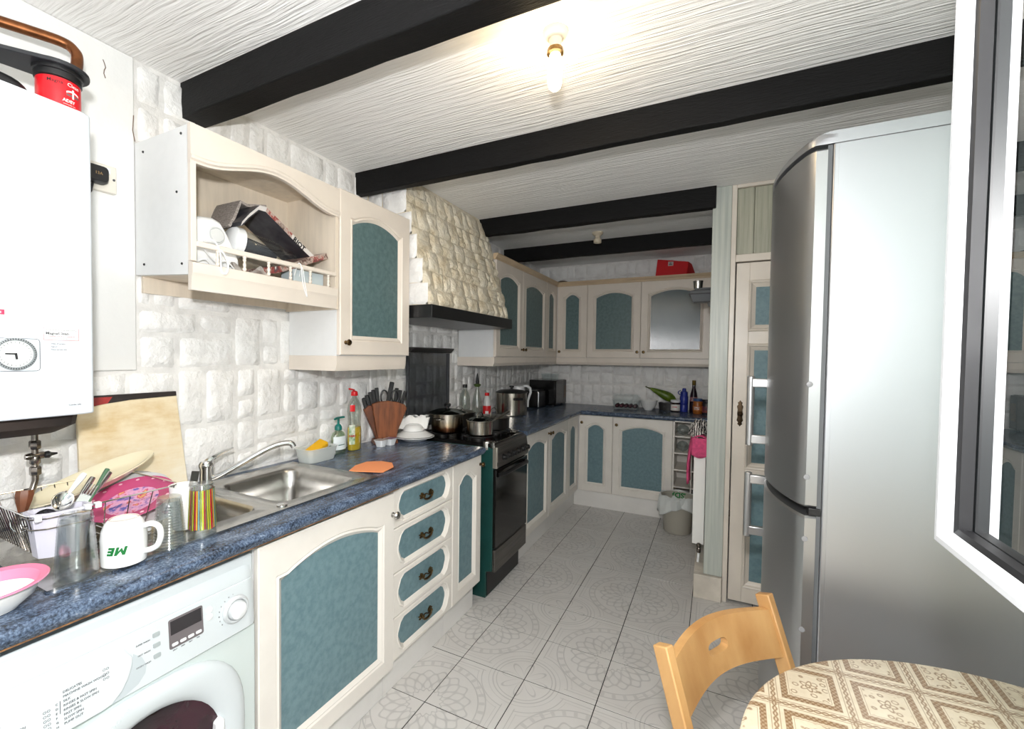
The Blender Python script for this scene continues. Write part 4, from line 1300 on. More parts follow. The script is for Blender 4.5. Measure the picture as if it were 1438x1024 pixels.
# ------------------------------------------------------------------ ceiling lamps
t = thing('ceiling_lamp', 'lit bare bulb in a cream holder on the ceiling', 'lamp', (1.265, 1.342, 2.21))
lc = (1.265, 1.342, 0)
m_bak = mk('old_cream_plastic', (214, 202, 180), .35)
build('holder', MB().lathe([(.001, H), (.038, H), (.039, H-.006), (.034, H-.016), (.020, H-.024), (.0185, H-.034), (.0185, H-.050), (.024, H-.056), (.024, H-.064), (.015, H-.064)], lc, 24), m_bak, t)
build('collar', MB().lathe([(.0242, H-.052), (.0255, H-.055), (.0255, H-.066), (.016, H-.067)], lc, 24), brass, t)
m_bulb, nt, b = newmat('glowing_bulb')
b.inputs['Base Color'].default_value = (1, .95, .85, 1)
b.inputs['Emission Color'].default_value = (1.0, .86, .60, 1); b.inputs['Emission Strength'].default_value = 12
blb = build('bulb', MB().lathe([(.012, H-.062), (.017, H-.072), (.021, H-.088), (.0225, H-.12), (.022, H-.15), (.018, H-.166), (.010, H-.174), (.001, H-.176)], lc, 20), m_bulb, t)
blb.visible_shadow = True
t = thing('ceiling_lamp', 'empty cream lamp holder with no bulb near the far beams', 'lamp', (.87, 3.606, 2.30))
lc2 = (.87, 3.606, 0)
build('holder', MB().lathe([(.001, H), (.042, H), (.043, H-.008), (.036, H-.018), (.020, H-.028), (.019, H-.046), (.030, H-.054), (.030, H-.082), (.022, H-.082), (.022, H-.06)], lc2, 24), m_bak, t)

# ------------------------------------------------------------------ in the open shelf unit
SF = 1.682
t = thing('food_processor_base', 'white domed kitchen appliance with a round dial in the open shelf', 'appliance', (.16, .93, SF))
ap = MB()
prof2 = [(.853, SF), (.853, SF+.125), (.872, SF+.162), (.905, SF+.178), (.945, SF+.184), (.972, SF+.176), (.992, SF+.150), (1.040, SF+.060), (1.046, SF+.01), (1.046, SF)]
ap.loft([[(x, .95+(y-.95)*s, SF+(z-SF)*s) for y, z in prof2] for x, s in ((.03, .9), (.045, 1.0), (.18, 1.0), (.203, .975), (.212, .93))])
build('body', ap, white, t, bevel=.004, ang=35)
build('dial', MB().lathe([(.030, 0), (.030, .004), (.026, .006), (.024, .003), (.022, .009), (.001, .010)], (.210, .955, SF+.122), 26, ry), mk('dial_white', (216, 218, 218), .3), t)
build('cord', MB().tube(smooth([(.225, .87, SF+.012), (.24, .90, SF+.03), (.235, .93, SF+.012), (.25, .96, SF+.035), (.24, 1.0, SF+.012), (.235, .95, SF+.02), (.252, .89, SF+.06), (.276, .880, SF+.084), (.288, .905, SF+.080), (.292, .918, SF+.045), (.293, .920, SF+.0), (.293, .925, SF-.016), (.2935, .938, SF-.014), (.293, .944, SF+.012), (.290, .930, SF+.05), (.276, .905, SF+.072)], 4), .0026, 6), white, t)
t = thing('glass_jug', 'clear lidded jar lying on its side under the magazine', 'jar', (.13, 1.15, SF))
dirv = Vector((.10, .98, -.14)).normalized(); Mj = dirv.to_track_quat('Z', 'Y').to_matrix()
jo = (.150, 1.075, SF+.128)
build('glass', MB().lathe([(.050, .0), (.054, .01), (.056, .12), (.050, .165), (.044, .178), (.044, .215), (.040, .215), (.040, .176), (.048, .16), (.052, .12), (.051, .012)], jo, 28, Mj, False, False), clear, t)
build('base', MB().lathe([(.046, -.034), (.058, -.026), (.059, .002), (.018, .003), (.017, -.002), (.001, -.002)], jo, 28, Mj), white, t)
build('inner_core', MB().lathe([(.020, .006), (.034, .02), (.030, .10), (.012, .15), (.001, .152)], jo, 18, Mj), mk('smoky_core', (70, 72, 78), .15), t)
m_mag, nt, b = newmat('magazine_print'); setp(b, Roughness=.35)
n = noise(nt, 26, 6, .7); r = ramp(nt, n.outputs['Fac'], [(.3, (40, 38, 42)), (.42, (96, 70, 62)), (.5, (190, 176, 166)), (.56, (150, 60, 52)), (.66, (70, 72, 78)), (.75, (222, 214, 206))])
nt.links.new(r.outputs[0], b.inputs['Base Color'])
m_pages = mk('paper_edges', (176, 166, 160), .7, var=.35, vs=90, stretch=(1, 1, 8))
m_mono = mk('dark_cover', (52, 52, 58), .3, col2=(98, 98, 104), vs=9)
def bentsheet(nm, pts, x0, x1, thick, mats, lab, cat, jit=0):
    """a magazine whose cross-section in (y, z) follows pts"""
    mb = MB(); n = len(pts); top, bot = [], []
    for i, (y, z) in enumerate(pts):
        a = Vector(pts[max(0, i-1)]); c = Vector(pts[min(n-1, i+1)]); d = (c-a).normalized(); nn_ = Vector((-d.y, d.x))
        top.append((y+nn_.x*thick/2, z+nn_.y*thick/2)); bot.append((y-nn_.x*thick/2, z-nn_.y*thick/2))
    loop = top+bot[::-1]
    mb.loft([[(x, y, z) for y, z in loop] for x in (x0, x1)])
    o = build(nm, mb, mats, loc=((x0+x1)/2, pts[-1][0], pts[-1][1]), ang=30)
    return tag(o, lab, cat)
crest = [(1.045, SF+.185), (1.075, SF+.222), (1.115, SF+.262), (1.145, SF+.263), (1.19, SF+.236), (1.26, SF+.193), (1.33, SF+.150), (1.385, SF+.120)]
o = bentsheet('magazine', crest, .045, .215, .016, m_mono, 'glossy dark folded magazine draped over the jar in the shelf', 'magazine')
def strip(nm, pts, m, hw=.0088):
    mb = MB().loft([[(.2156, y-.35*hw, z-hw), (.2156, y+.35*hw, z+hw)] for y, z in pts], closed=False)
    return build(nm, mb, m, o, flat=True)
strip('page_edge', crest[0:4], mk('cover_pale', (206, 202, 200), .4))
strip('cover_edge', [(1.145, SF+.263), (1.19, SF+.236), (1.26, SF+.193)], m_mag)
strip('cover_strip', [(1.26, SF+.193), (1.33, SF+.150), (1.385, SF+.120)], mk('cover_white', (216, 212, 208), .4))
text('lettering', 'RIOT', .028, (.2160, 1.263, SF+.178), (0, .852, -.523), (0, .523, .852), inkblack, o, bold=.0010)
o = bentsheet('newspaper', [(1.03, SF+.178), (1.05, SF+.215), (1.068, SF+.262), (1.075, SF+.278), (1.10, SF+.272), (1.15, SF+.285), (1.18, SF+.292)], .03, .17, .010, m_pages, 'worn folded newspaper behind the magazine on the jar', 'newspaper')
o = bentsheet('magazine', [(1.12, SF+.030), (1.18, SF+.045), (1.26, SF+.075), (1.33, SF+.108), (1.385, SF+.130), (1.425, SF+.146)], .06, .235, .024, m_mag, 'rolled colourful magazine lying along the gallery rail', 'magazine')
cb_ = MB().tube(smooth([(.262, 1.232, SF+.03), (.278, 1.235, SF+.072), (.292, 1.238, SF+.066), (.293, 1.246, SF+.0), (.2935, 1.262, SF-.045), (.293, 1.266, SF-.044), (.293, 1.256, SF+.0), (.285, 1.25, SF+.062), (.26, 1.258, SF+.03)], 4), .0018, 6)
o = build('string', cb_, white, loc=(.28, 1.25, SF)); tag(o, 'thin white string hanging over the far end of the gallery rail', 'string')
rn = random.Random(9)
mb = MB(); mb.grid(lambda a, c: (.20+.05*c, 1.0+.16*a, SF+.002+.038*math.sin(PI*c)*(.5+.5*math.sin(9*a+3*c))+.008*rn.random()), 14, 6)
o = build('crumpled_papers', mb, mk('crumpled_paper', (206, 200, 194), .6, col2=(110, 96, 88), vs=14), loc=(.22, 1.08, SF), flat=True, solid=.001); tag(o, 'crumpled papers and receipts behind the spindles', 'paper')
o = build('card_box', MB().box(.17, 1.245, SF, .245, 1.395, SF+.060), mk('pale_blue_card', (196, 208, 212), .5), loc=(.2, 1.32, SF), bevel=.002); tag(o, 'pale blue card box behind the gallery at its far end', 'box')

# ------------------------------------------------------------------ beside the sink
ZW = .910
o_ = thing('chopping_board', 'worn cream board with dark top edge leaning on the stone wall', 'board', (.02, .80, ZW))
def bd(y, z, d): return (.045-.09*(z-ZW)/.36*.75+d, y, z)
m_bd, nt, b = newmat('scorched_cream_board'); setp(b, Roughness=.55)
n = noise(nt, 5, 5, .6); n2 = noise(nt, 1, 4, .6, stretch=(4, 14, 60))
r = ramp(nt, (X(nt, n.outputs['Fac'])*.75+X(nt, n2.outputs['Fac'])*.25).k, [(.34, (214, 188, 142)), (.48, (230, 214, 182)), (.62, (236, 226, 204))])
nt.links.new(r.outputs[0], b.inputs['Base Color'])
bpoly = [(.640, ZW+.002), (.950, ZW+.002), (.945, 1.252), (.80, 1.248), (.72, 1.240), (.655, 1.226)]
build('board', MB().prism(bpoly, bd, 0, .012), m_bd, o_, bevel=.002)
build('dark_edge', MB().prism([(.655, 1.2265), (.72, 1.2405), (.80, 1.2485), (.945, 1.2525), (.9455, 1.268), (.652, 1.268)], bd, 0, .0115), mk('charred_edge', (44, 36, 36), .5, var=.3, vs=20), o_, bevel=.001)
build('red_patch', MB().prism([(.652, 1.2275), (.70, 1.2375), (.735, 1.2425), (.75, 1.262), (.652, 1.2635)], bd, .0113, .0122), mk('faded_red', (172, 52, 50), .5, var=.2, vs=20), o_)

# dish rack of steel wire
rk_ = thing('dish_rack', 'steel wire dish rack on the drainer full of plates', 'dish rack', (.235, .585, .92))
ax0, ax1, ay0, ay1, az0, az1 = .085, .385, .425, .742, .9205, 1.036
wr = MB()
for z, i in ((az1, 0), (az0+.012, .03)):
    wr.tube([(x, y, z) for x, y in rrect((ax0+ax1)/2, (ay0+ay1)/2, (ax1-ax0)/2-i, (ay1-ay0)/2-i, .03, 4)], .0020, 6, closed=True)
build('rim', wr, chrome, rk_)
def sidewires(a, b_, n):
    for k in range(n+1):
        s = k/n
        p = Vector(a).lerp(Vector(b_), s); c = Vector(((ax0+ax1)/2, (ay0+ay1)/2, 0))
        q = p+(c-p)*.16; 
        build('wire', MB().tube([(p.x, p.y, az1), (q.x, q.y, az0+.012)], .0013, 5), bpy.data.materials['worn_chrome'], rk_)
sidewires((ax1, ay0+.03, 0), (ax1, ay1-.02, 0), 5)
sidewires((ax0+.02, ay0, 0), (ax1-.02, ay0, 0), 15)
sidewires((ax0, ay0+.03, 0), (ax0, ay1-.03, 0), 9)
for k in range(10):
    y = ay0+.05+k*.024
    build('wire', MB().tube([(ax0+.05, y, az0+.012), ((ax0+ax1)/2-.05, y, az0+.012), ((ax0+ax1)/2-.05, y+.004, az0+.055), ((ax0+ax1)/2-.02, y+.01, az0+.055), ((ax0+ax1)/2-.01, y+.012, az0+.012), (ax1-.05, y+.012, az0+.012)], .0012, 5), chrome, rk_)
for x, y in ((ax0+.05, ay0+.06), (ax1-.05, ay0+.06), (ax0+.05, ay1-.06), (ax1-.05, ay1-.06)):
    build('foot', MB().lathe([(.005, .9135), (.006, .915), (.006, .935), (.003, .936)], (x, y, 0), 10), white, rk_)


def dish(nm, lab, cat, c, nrm, prof, m, sx=1, sy=1, up=(0, 0, 1), n=44, extra=None, grp=None):
    z = Vector(nrm).normalized(); y = Vector(up)-z*Vector(up).dot(z); y.normalize(); x = y.cross(z)
    M = Matrix((x, y, z)).transposed()
    tt = thing(nm, lab, cat, c, grp)
    build('dish' if 'bowl' in nm or 'dish' in nm else 'plate', MB().lathe(prof, c, n, M, True, True, sx, sy), m, tt)
    return tt, M


def plate_prof(r, h=.016, t=.0035):
    return [(.001, 0), (r*.58, 0), (r*.62, .001), (r*.74, h*.55), (r, h), (r*1.004, h+.0015), (r*.995, h+t*.9), (r*.74, h*.55+t), (r*.60, t), (.001, t)]


UX = (1, 0, 0)
dish('oval_dish', 'large cream oval dish at the back of the dish rack', 'dish', (.132, .648, 1.022), (.12, -.29, .95), [(.001, 0), (.085, 0), (.11, .008), (.135, .022), (.145, .025), (.145, .029), (.132, .027), (.107, .012), (.08, .005), (.001, .005)], mk('cream_glaze', (232, 222, 192), .15, **{'Coat Weight': .3}), 1.10, .46, UX)
dish('glass_plate', 'smoky grey plate second from the back of the rack', 'plate', (.160, .690, .980), (.17, -.29, .94), plate_prof(.104), mk('smoky_glaze', (150, 152, 152), .1, **{'Coat Weight': .4}), up=UX)
dish('grey_plate', 'pale grey plate behind the pink plate in the rack', 'plate', (.211, .690, .981), (.17, -.29, .94), plate_prof(.106), mk('grey_glaze', (206, 208, 210), .12, **{'Coat Weight': .4}), up=UX)
tt, Mp = dish('pink_plate', 'pink patterned plate at the front of the dish rack', 'plate', (.262, .676, .985), (.17, -.29, .94), plate_prof(.104, .012), mk('pink_melamine', (186, 78, 120), .25), up=UX)
m_pp, nt, b = newmat('plate_print'); setp(b, Roughness=.25)
n = noise(nt, 46, 3, .5); r = ramp(nt, n.outputs['Fac'], [(.36, (92, 96, 168)), (.44, (206, 150, 190)), (.55, (222, 170, 196)), (.62, (196, 66, 104)), (.70, (222, 176, 110))])
nt.links.new(r.outputs[0], b.inputs['Base Color'])
cp = Vector((.262, .676, .985))
build('printed_centre', MB().lathe([(.001, .0040), (.064, .0040), (.080, .0105), (.081, .0098)], cp, 40, Mp, False, False), m_pp, tt)
hearts = MB()
for k in range(14):
    a = 2*PI*k/14
    hearts.lathe([(.001, 0), (.005, 0), (.004, .0006), (.001, .0007)], cp+Mp @ Vector((.0925*math.cos(a), .0925*math.sin(a), .0133)), 7, Mp)
build('pale_dots', hearts, mk('pale_pink', (240, 190, 208), .3), tt)['kind'] = 'stuff'
tt, Mf = dish('flower_plate', 'white plate with a dark pink flower below the pink plate', 'plate', (.292, .694, .960), (.20, -.22, .95), plate_prof(.098, .012), whiteware, up=UX)
fl_ = MB()
for k in range(7):
    a = 2*PI*k/7
    M2 = Mf @ Matrix.Rotation(a, 3, 'Z')
    fl_.lathe([(.001, 0), (.0045, .0002), (.0055, .0006), (.001, .0012)], Vector((.292, .694, .960))+M2 @ Vector((.074, 0, .0105)), 8, M2, sx=2.4)
build('flower', fl_, mk('flower_pink', (150, 34, 92), .4), tt)

# cutlery holder
m_lil = mk('lilac_plastic', (206, 204, 216), .4)
t = thing('cutlery_holder', 'pale lilac plastic cutlery cup hooked on the dish rack', 'cutlery holder', (.375, .475, .935))
hc = (.365, .480)
def hx(s, z): return [(hc[0]+a*s*.6+b_*s*.2, hc[1]+b_*s, z) for a, b_ in [(.050, -.030), (.050, .030), (.028, .050), (-.036, .050), (-.05, .036), (-.05, -.036), (-.036, -.05), (.028, -.05)]]
build('cup', MB().loft([hx(.80, .937), hx(1.0, 1.035), hx(1.06, 1.036), hx(1.06, 1.041), hx(.95, 1.041), hx(.76, .942)]), m_lil, t, ang=30)
hk = MB().tube([(x, y, 1.030) for x, y, _ in hx(1.08, 0)], .0016, 5, closed=True).tube([(x, y, 1.006) for x, y, _ in hx(1.05, 0)], .0016, 5, closed=True)
build('wire_hoop', hk, bpy.data.materials['worn_chrome'], t)
for y in (.425, .515, .535):
    build('clip', MB().loft([[(x+.395, y+dy, z) for x, z in ((0, 1.030), (.008, 1.030), (.008, 1.043), (-.006, 1.043), (-.006, 1.039), (.003, 1.039))] for dy in (0, .012)]), white, t, bevel=.001)


def cutlery(nm, lab, cat, a, b_, hm, hw=.010, head='spoon', hl=.075, grp=None):
    """a at the handle tip, b at the head's far end"""
    a, b_ = Vector(a), Vector(b_); d = (b_-a).normalized(); L = (b_-a).length
    tt = thing(nm, lab, cat, a.lerp(b_, .5), grp)
    j = a+d*(L-hl)
    build('handle', MB().tube([a, a+d*.01, a.lerp(j, .5), j], [hw*.55, hw*.6, hw*.52, hw*.3], 8), hm, tt)
    s = d.cross(Vector((.9, -.3, .3))).normalized(); nn_ = s.cross(d)
    M = Matrix((s, d, nn_)).transposed()
    if head == 'spoon':
        build('bowl', MB().grid(lambda u, v: j+d*(hl*v)+s*((u-.5)*.040*math.sin(PI*min(.999, .06+.94*v))**.6)+nn_*(-.012*math.sin(PI*v)*(1-(2*u-1)**2)), 10, 10), chrome, tt, solid=.001)
    elif head == 'fork':
        f = MB()
        for k in range(4):
            f.bar(j+d*(hl*.4)+s*(k*.006-.009), b_+s*(k*.006-.009), .003, .0015)
        f.bar(j, j+d*hl*.45, .022, .0015, nn_)
        build('tines', f, chrome, tt)
    else:
        build('blade', MB().loft([[j+s*.007-nn_*.0006, j-s*.007-nn_*.0006, j-s*.007+nn_*.0006, j+s*.007+nn_*.0006], [b_+s*.003-nn_*.0005, b_-s*.006-nn_*.0005, b_-s*.006+nn_*.0005, b_+s*.003+nn_*.0005]]), steel, tt)
    return tt


cutlery('serving_spoon', 'large spoon with a white handle lying across the cutlery cup', 'spoon', (.345, .535, 1.105), (.395, .462, 1.046), white, .012, 'spoon', .052)
cutlery('table_knife', 'dark steel knife pointing up highest out of the cutlery cup', 'knife', (.315, .600, 1.092), (.36, .50, .99), steel, .013, 'knife', .07)
cutlery('table_knife', 'second steel knife leaning behind the white handled spoon', 'knife', (.290, .575, 1.080), (.35, .48, .98), steel, .011, 'knife', .07)
cutlery('table_fork', 'steel fork standing in the cutlery cup among the knives', 'fork', (.36, .478, .97), (.33, .560, 1.072), steel, .008, 'fork', .05)
cutlery('green_peeler', 'knife with a green handle leaning on the grey plates', 'knife', (.312, .598, 1.100), (.365, .51, .99), mk('green_handle', (74, 106, 80), .4), .010, 'knife', .06)
cutlery('soup_ladle', 'round steel ladle sitting in the near side of the cutlery cup', 'ladle', (.325, .47, .965), (.372, .452, 1.048), steel, .010, 'spoon', .040)
cutlery('wooden_spoon', 'brown wooden handled utensil at the near end of the rack', 'utensil', (.235, .462, 1.068), (.25, .448, .97), mk('reddish_wood', (122, 70, 40), .5, var=.3, vs=20), .030, 'spoon', .05)

# glasses, mug, bowl and cup along the front of the drainer
ZS = .9165


def ribbed(nm, lab, c, r0, r1, h, grp=None):
    tt = thing(nm, lab, 'glass', (*c, ZS), grp)
    pr = []
    for i in range(37):
        s = i/36
        pr.append((r0+(r1-r0)*s+(.0013 if i % 2 and s < .9 else 0), ZS+.0005+(h-.002)*s))
    pr += [(r1*.92, ZS+h), (.001, ZS+h-.001), (.001, ZS+h-.010), (r1*.86, ZS+h-.010)]
    pr += [(r0+(r1-r0)*s-.0022, ZS+.0005+(h-.002)*s) for s in (.8, .4, 0)]
    pr.append(pr[0])
    build('glass', MB().lathe(pr, (*c, 0), 32, None, False, False), m_tum, tt)
    return tt


m_tum = glassy('tumbler_glass', fac=.86, tint=(236, 239, 239), rough=.09, top=.45)
ribbed('tumbler', 'tall ribbed glass tumbler upturned left of the white mug', (.486, .465), .038, .029, .137)
ribbed('tumbler', 'ribbed glass tumbler upturned right of the white mug', (.503, .646), .0355, .026, .128)
t = thing('striped_glass', 'upturned glass with red, green and yellow stripes', 'glass', (.497, .732, ZS))
g = MB(); r0, r1, h = .0345, .028, .140
g.lathe([(r0, ZS), (r0+(r1-r0)*.5, ZS+h*.5), (r1, ZS+h-.004), (r1*.9, ZS+h), (r1*.75, ZS+h-.003), (.001, ZS+h-.004), (.001, ZS+h-.013), (r1*.85, ZS+h-.013), (r0-.0022, ZS), (r0, ZS)], (.497, .732, 0), 32, None, False, False)
build('glass', g, m_tum, t)
scol = [(184, 188, 24), (184, 26, 38), (206, 146, 44), (110, 160, 156), (132, 160, 30), (184, 188, 24), (170, 24, 36), (120, 100, 60)]
sm = [mk('stripe_%d' % i, c, .35) for i, c in enumerate(scol)]
k = 0; a = 0
rn = random.Random(2)
while a < 2*PI-.12:
    w = rn.choice([.07, .11, .15, .18]); gap = rn.choice([.05, .09])
    z0, z1 = ZS+h*(.14+.03*rn.random()), ZS+h*.90
    rr_ = lambda z: r0+(r1-r0)*(z-ZS)/h+.0004
    s_ = MB().loft([[(.497+rr_(z)*math.cos(q), .732+rr_(z)*math.sin(q), z) for q in (a, a+w*.5, a+w)] for z in (z0, (z0+z1)/2, z1)], closed=False)
    build('stripe', s_, sm[k % 8], t)
    a += w+gap; k += 1

t = thing('white_mug', 'upturned white mug with green lettering on the drainer', 'mug', (.495, .551, ZS))
mc = (.495, .551); mr = .0445
prm = [(.0405, ZS), (.0435, ZS+.001), (mr, ZS+.012), (mr, ZS+.060), (.0425, ZS+.078), (.036, ZS+.094), (.031, ZS+.100), (.029, ZS+.102), (.027, ZS+.0995), (.001, ZS+.098)]
build('body', MB().lathe(prm, (*mc, 0), 40), whiteware, t, ang=50)
build('foot_ring', MB().lathe([(.0265, ZS+.0998), (.0275, ZS+.1012), (.0288, ZS+.1016), (.0296, ZS+.1008)], (*mc, 0), 36, None, False, False), mk('unglazed', (196, 170, 158), .6), t)
ha = .62  # handle direction
hd_ = Vector((math.cos(ha), math.sin(ha), 0))
hp_ = [(.0425, .082), (.060, .086), (.075, .078), (.079, .058), (.073, .036), (.060, .026), (.043, .022)]
build('handle', MB().tube(smooth([Vector((*mc, ZS+z))+hd_*r for r, z in hp_]), .0066, 12), whiteware, t)
phm = math.atan2(-.551, 1.72-.495)-.78
def mugp(u, v): # u right, v up as the photo shows the upturned letters; slanted
    an = phm+(u+v*.28)/mr
    return (mc[0]+(mr+.0004)*math.cos(an), mc[1]+(mr+.0004)*math.sin(an), ZS+.030+v)
lm = MB()
def quad(*q):
    n = 4
    vs = []
    for k in range(n+1):
        s = k/n
        for (u0, v0), (u1, v1) in ((q[0], q[1]), (q[3], q[2])):
            vs.append(mugp(u0+(u1-u0)*s, v0+(v1-v0)*s))
    lm.add(vs, [(2*k, 2*k+2, 2*k+3, 2*k+1) for k in range(n)])
hh = .019
quad((.0075, 0), (.0130, 0), (.0130, hh), (.0075, hh))
for v in (0, .007, .014):
    quad((0, v), (.0085, v), (.0085, v+.005), (0, v+.005))
quad((.0155, 0), (.0210, 0), (.0210, hh), (.0155, hh))
quad((.0305, 0), (.0360, 0), (.0360, hh), (.0305, hh))
quad((.0205, 0), (.0257, .009), (.0257, .0175), (.0205, .0085))
quad((.0257, .009), (.0310, 0), (.0310, .0085), (.0257, .0175))
build('lettering', lm, inkgreen, t, flat=True)

t = thing('white_cup', 'plain white cup behind the striped glass', 'cup', (.405, .735, ZS))
build('cup', MB().lathe([(.024, ZS), (.026, ZS+.002), (.034, ZS+.118), (.035, ZS+.122), (.033, ZS+.122), (.023, ZS+.006), (.001, ZS+.006)], (.405, .735, 0), 28), whiteware, t)
o = build('kitchen_spatula', MB().bar((.405, .742, ZS+.02), (.395, .775, ZS+.150), .026, .0015, (1, .2, 0)), steel, loc=(.4, .74, ZS)); tag(o, 'flat steel blade standing in the white cup', 'spatula')

t = thing('pink_bowl', 'white bowl with a pink rim on the near end of the worktop', 'bowl', (.515, .335, ZW))
pb = (.508, .332, ZW+.001)
build('bowl', MB().lathe([(.001, 0), (.034, 0), (.036, .003), (.058, .022), (.068, .045), (.0665, .046), (.055, .024), (.033, .006), (.001, .005)], pb, 40, Matrix.Rotation(.06, 3, 'X')), whiteware, t)
build('rim', MB().lathe([(.0585, .031), (.0665, .0462), (.078, .049), (.080, .0505), (.078, .052), (.066, .049), (.0575, .0315)], pb, 44, Matrix.Rotation(.06, 3, 'X'), False, False), mk('pink_rim', (236, 130, 160), .25), t)

# sponge box, soap, washing-up liquid
t = thing('plastic_tub', 'frosted plastic tub by the sink with sponges inside', 'tub', (.06, 1.52, ZW))
m_tub = frosted('frosted_plastic', (226, 232, 230), .55)
tub = lambda i, z, s=1: [(x, y, z) for x, y in rrect(.065, 1.525, .055*s-i, .085*s-i, .02, 4)]
build('tub', MB().loft([tub(.010, ZW+.001), tub(.0, ZW+.060), tub(-.004, ZW+.062), tub(-.004, ZW+.065), tub(.002, ZW+.065), tub(.011, ZW+.004)]), m_tub, t, ang=30)
o = build('sponge_scourer', MB().bar((.055, 1.478, ZW+.030), (.055, 1.582, ZW+.076), .052, .026, (.3, 0, 1)), mk('yellow_sponge', (232, 176, 22), .85, bp=.003, bs=120), loc=(.055, 1.53, ZW+.02), bevel=.006); tag(o, 'yellow sponge tilted up in the plastic tub', 'sponge')
o = build('scouring_pad', MB().bar((.098, 1.52, ZW+.028), (.098, 1.588, ZW+.055), .020, .012, (.3, 0, 1)), mk('green_scourer', (24, 74, 52), .9, bp=.003, bs=160), loc=(.09, 1.55, ZW+.02), bevel=.003); tag(o, 'dark green scouring pad in front of the yellow sponge', 'sponge')
t = thing('soap_dispenser', 'clear hand soap bottle with a teal pump', 'soap bottle', (.045, 1.682, ZW))
sc_c = (.045, 1.682, 0)
m_soap = glassy('soap_clear', fac=.80, tint=(226, 240, 222))
build('bottle', MB().lathe([(.001, ZW+.001), (.036, ZW+.001), (.042, ZW+.006), (.044, ZW+.05), (.042, ZW+.085), (.034, ZW+.105), (.016, ZW+.116), (.014, ZW+.122)], sc_c, 28, None, True, True, .65, 1), m_soap, t)
build('label', MB().grid(lambda a, c: (.045+.0440*.66*math.cos(-1.25+2.1*a), 1.682+.0445*math.sin(-1.25+2.1*a), ZW+.024+.066*c), 12, 1), mk('soap_label', (232, 240, 242), .35), t)
build('label_bar', MB().grid(lambda a, c: (.045+.0442*.663*math.cos(-.55+.9*a), 1.682+.0447*math.sin(-.55+.9*a), ZW+.046+.004*c), 8, 1), mk('label_teal', (26, 92, 82), .4), t)
m_pump = mk('teal_plastic', (14, 112, 104), .35)
build('pump', MB().lathe([(.018, ZW+.120), (.018, ZW+.135), (.013, ZW+.145), (.006, ZW+.150), (.006, ZW+.176)], sc_c, 18).tube([(.045, 1.682, ZW+.178), (.055, 1.655, ZW+.180), (.058, 1.645, ZW+.177)], [.008, .006, .005], 8).bar((.04, 1.69, ZW+.180), (.045, 1.72, ZW+.181), .016, .008), m_pump, t)
t = thing('washing_up_liquid', 'clear bottle of yellow washing-up liquid with a red cap', 'bottle', (.05, 1.79, ZW))
wc = (.05, 1.79, 0)
wprof = [(.001, 0), (.038, 0), (.043, .006), (.044, .10), (.038, .14), (.041, .18), (.045, .205), (.040, .235), (.026, .262), (.014, .275), (.013, .285)]
m_cl2 = glassy('bottle_clear', fac=.80, tint=(236, 240, 236))
build('bottle', MB().lathe([(r, ZW+.001+z) for r, z in wprof], wc, 28, None, True, True, .62, 1), m_cl2, t)
m_yel, nt, b = newmat('yellow_liquid'); setp(b, Roughness=.08); b.inputs['Base Color'].default_value = (*s2l((232, 196, 20)), 1)
build('liquid', MB().lathe([(r*.965, ZW+.003+z) for r, z in [(.001, 0), (.038, 0), (.043, .006), (.044, .10), (.042, .118), (.001, .118)]], wc, 28, None, True, True, .62, 1), m_yel, t)
build('cap', MB().lathe([(.017, ZW+.284), (.018, ZW+.288), (.016, ZW+.306), (.008, ZW+.310)], wc, 16).bar((.05, 1.785, ZW+.314), (.055, 1.750, ZW+.322), .016, .008), red, t, bevel=.002)
lbl = build('label', MB().grid(lambda a, c: (.05+.0448*.628*math.cos(-1.35+.85*a), 1.79+.0450*math.sin(-1.35+.85*a), ZW+.035+.10*c), 8, 1), mk('liquid_label', (236, 236, 226), .35, col2=(70, 140, 66), vs=24), t)
text('lettering', 'FAIRY', .014, (.0725, 1.7545, ZW+.075), (.60, .80, 0), (0, 0, 1), mk('deep_red', (182, 26, 34), .4), t, 'CENTER', bold=.0006)
build('tag', MB().grid(lambda a, c: (.05+.0445*.63*math.cos(-1.2+.7*a), 1.79+.0452*math.sin(-1.2+.7*a), ZW+.205+.034*c), 6, 1), red, t)

# knife block
m_blk = mk('knife_block_wood', (134, 76, 40), .42, col2=(98, 52, 26), vs=1, stretch=(60, 60, 7))
t = thing('knife_block', 'fan shaped brown wooden knife block on the worktop', 'knife block', (.06, 2.04, ZW))
kn_n = Vector((.80, -.60, 0)).normalized(); kn_w = Vector((.60, .80, 0)).normalized(); kc = Vector((.058, 2.035, ZW))
def KB(u, v, d): return kc+kn_w*u+kn_n*d+Vector((0, 0, v))
fan = [(-.050, .022), (.050, .022), (.062, .075), (.112, .195), (.100, .215), (.06, .232), (0, .240), (-.05, .236), (-.085, .225), (-.062, .075)]
build('front_board', MB().prism(fan, KB, .012, .040), m_blk, t, bevel=.003)
fan2 = [(-.055, .022), (.045, .022), (.055, .07), (.085, .17), (.05, .20), (-.10, .215), (-.125, .19), (-.075, .075)]
build('rear_board', MB().prism(fan2, KB, -.040, .010), mk('knife_block_dark', (122, 64, 32), .45, var=.25, vs=9), t, bevel=.003)
build('foot', MB().prism([(-.075, 0), (.060, 0), (.055, .022), (-.068, .022)], KB, -.048, .048), m_blk, t, bevel=.003)
kh = [(-.105, .185, -.30, .075), (-.088, .195, -.25, .08), (-.072, .205, -.2, .085), (-.058, .21, -.15, .092), (-.042, .215, -.10, .098), (.052, .205, .12, .105), (.068, .20, .18, .098), (.084, .19, .30, .105)]
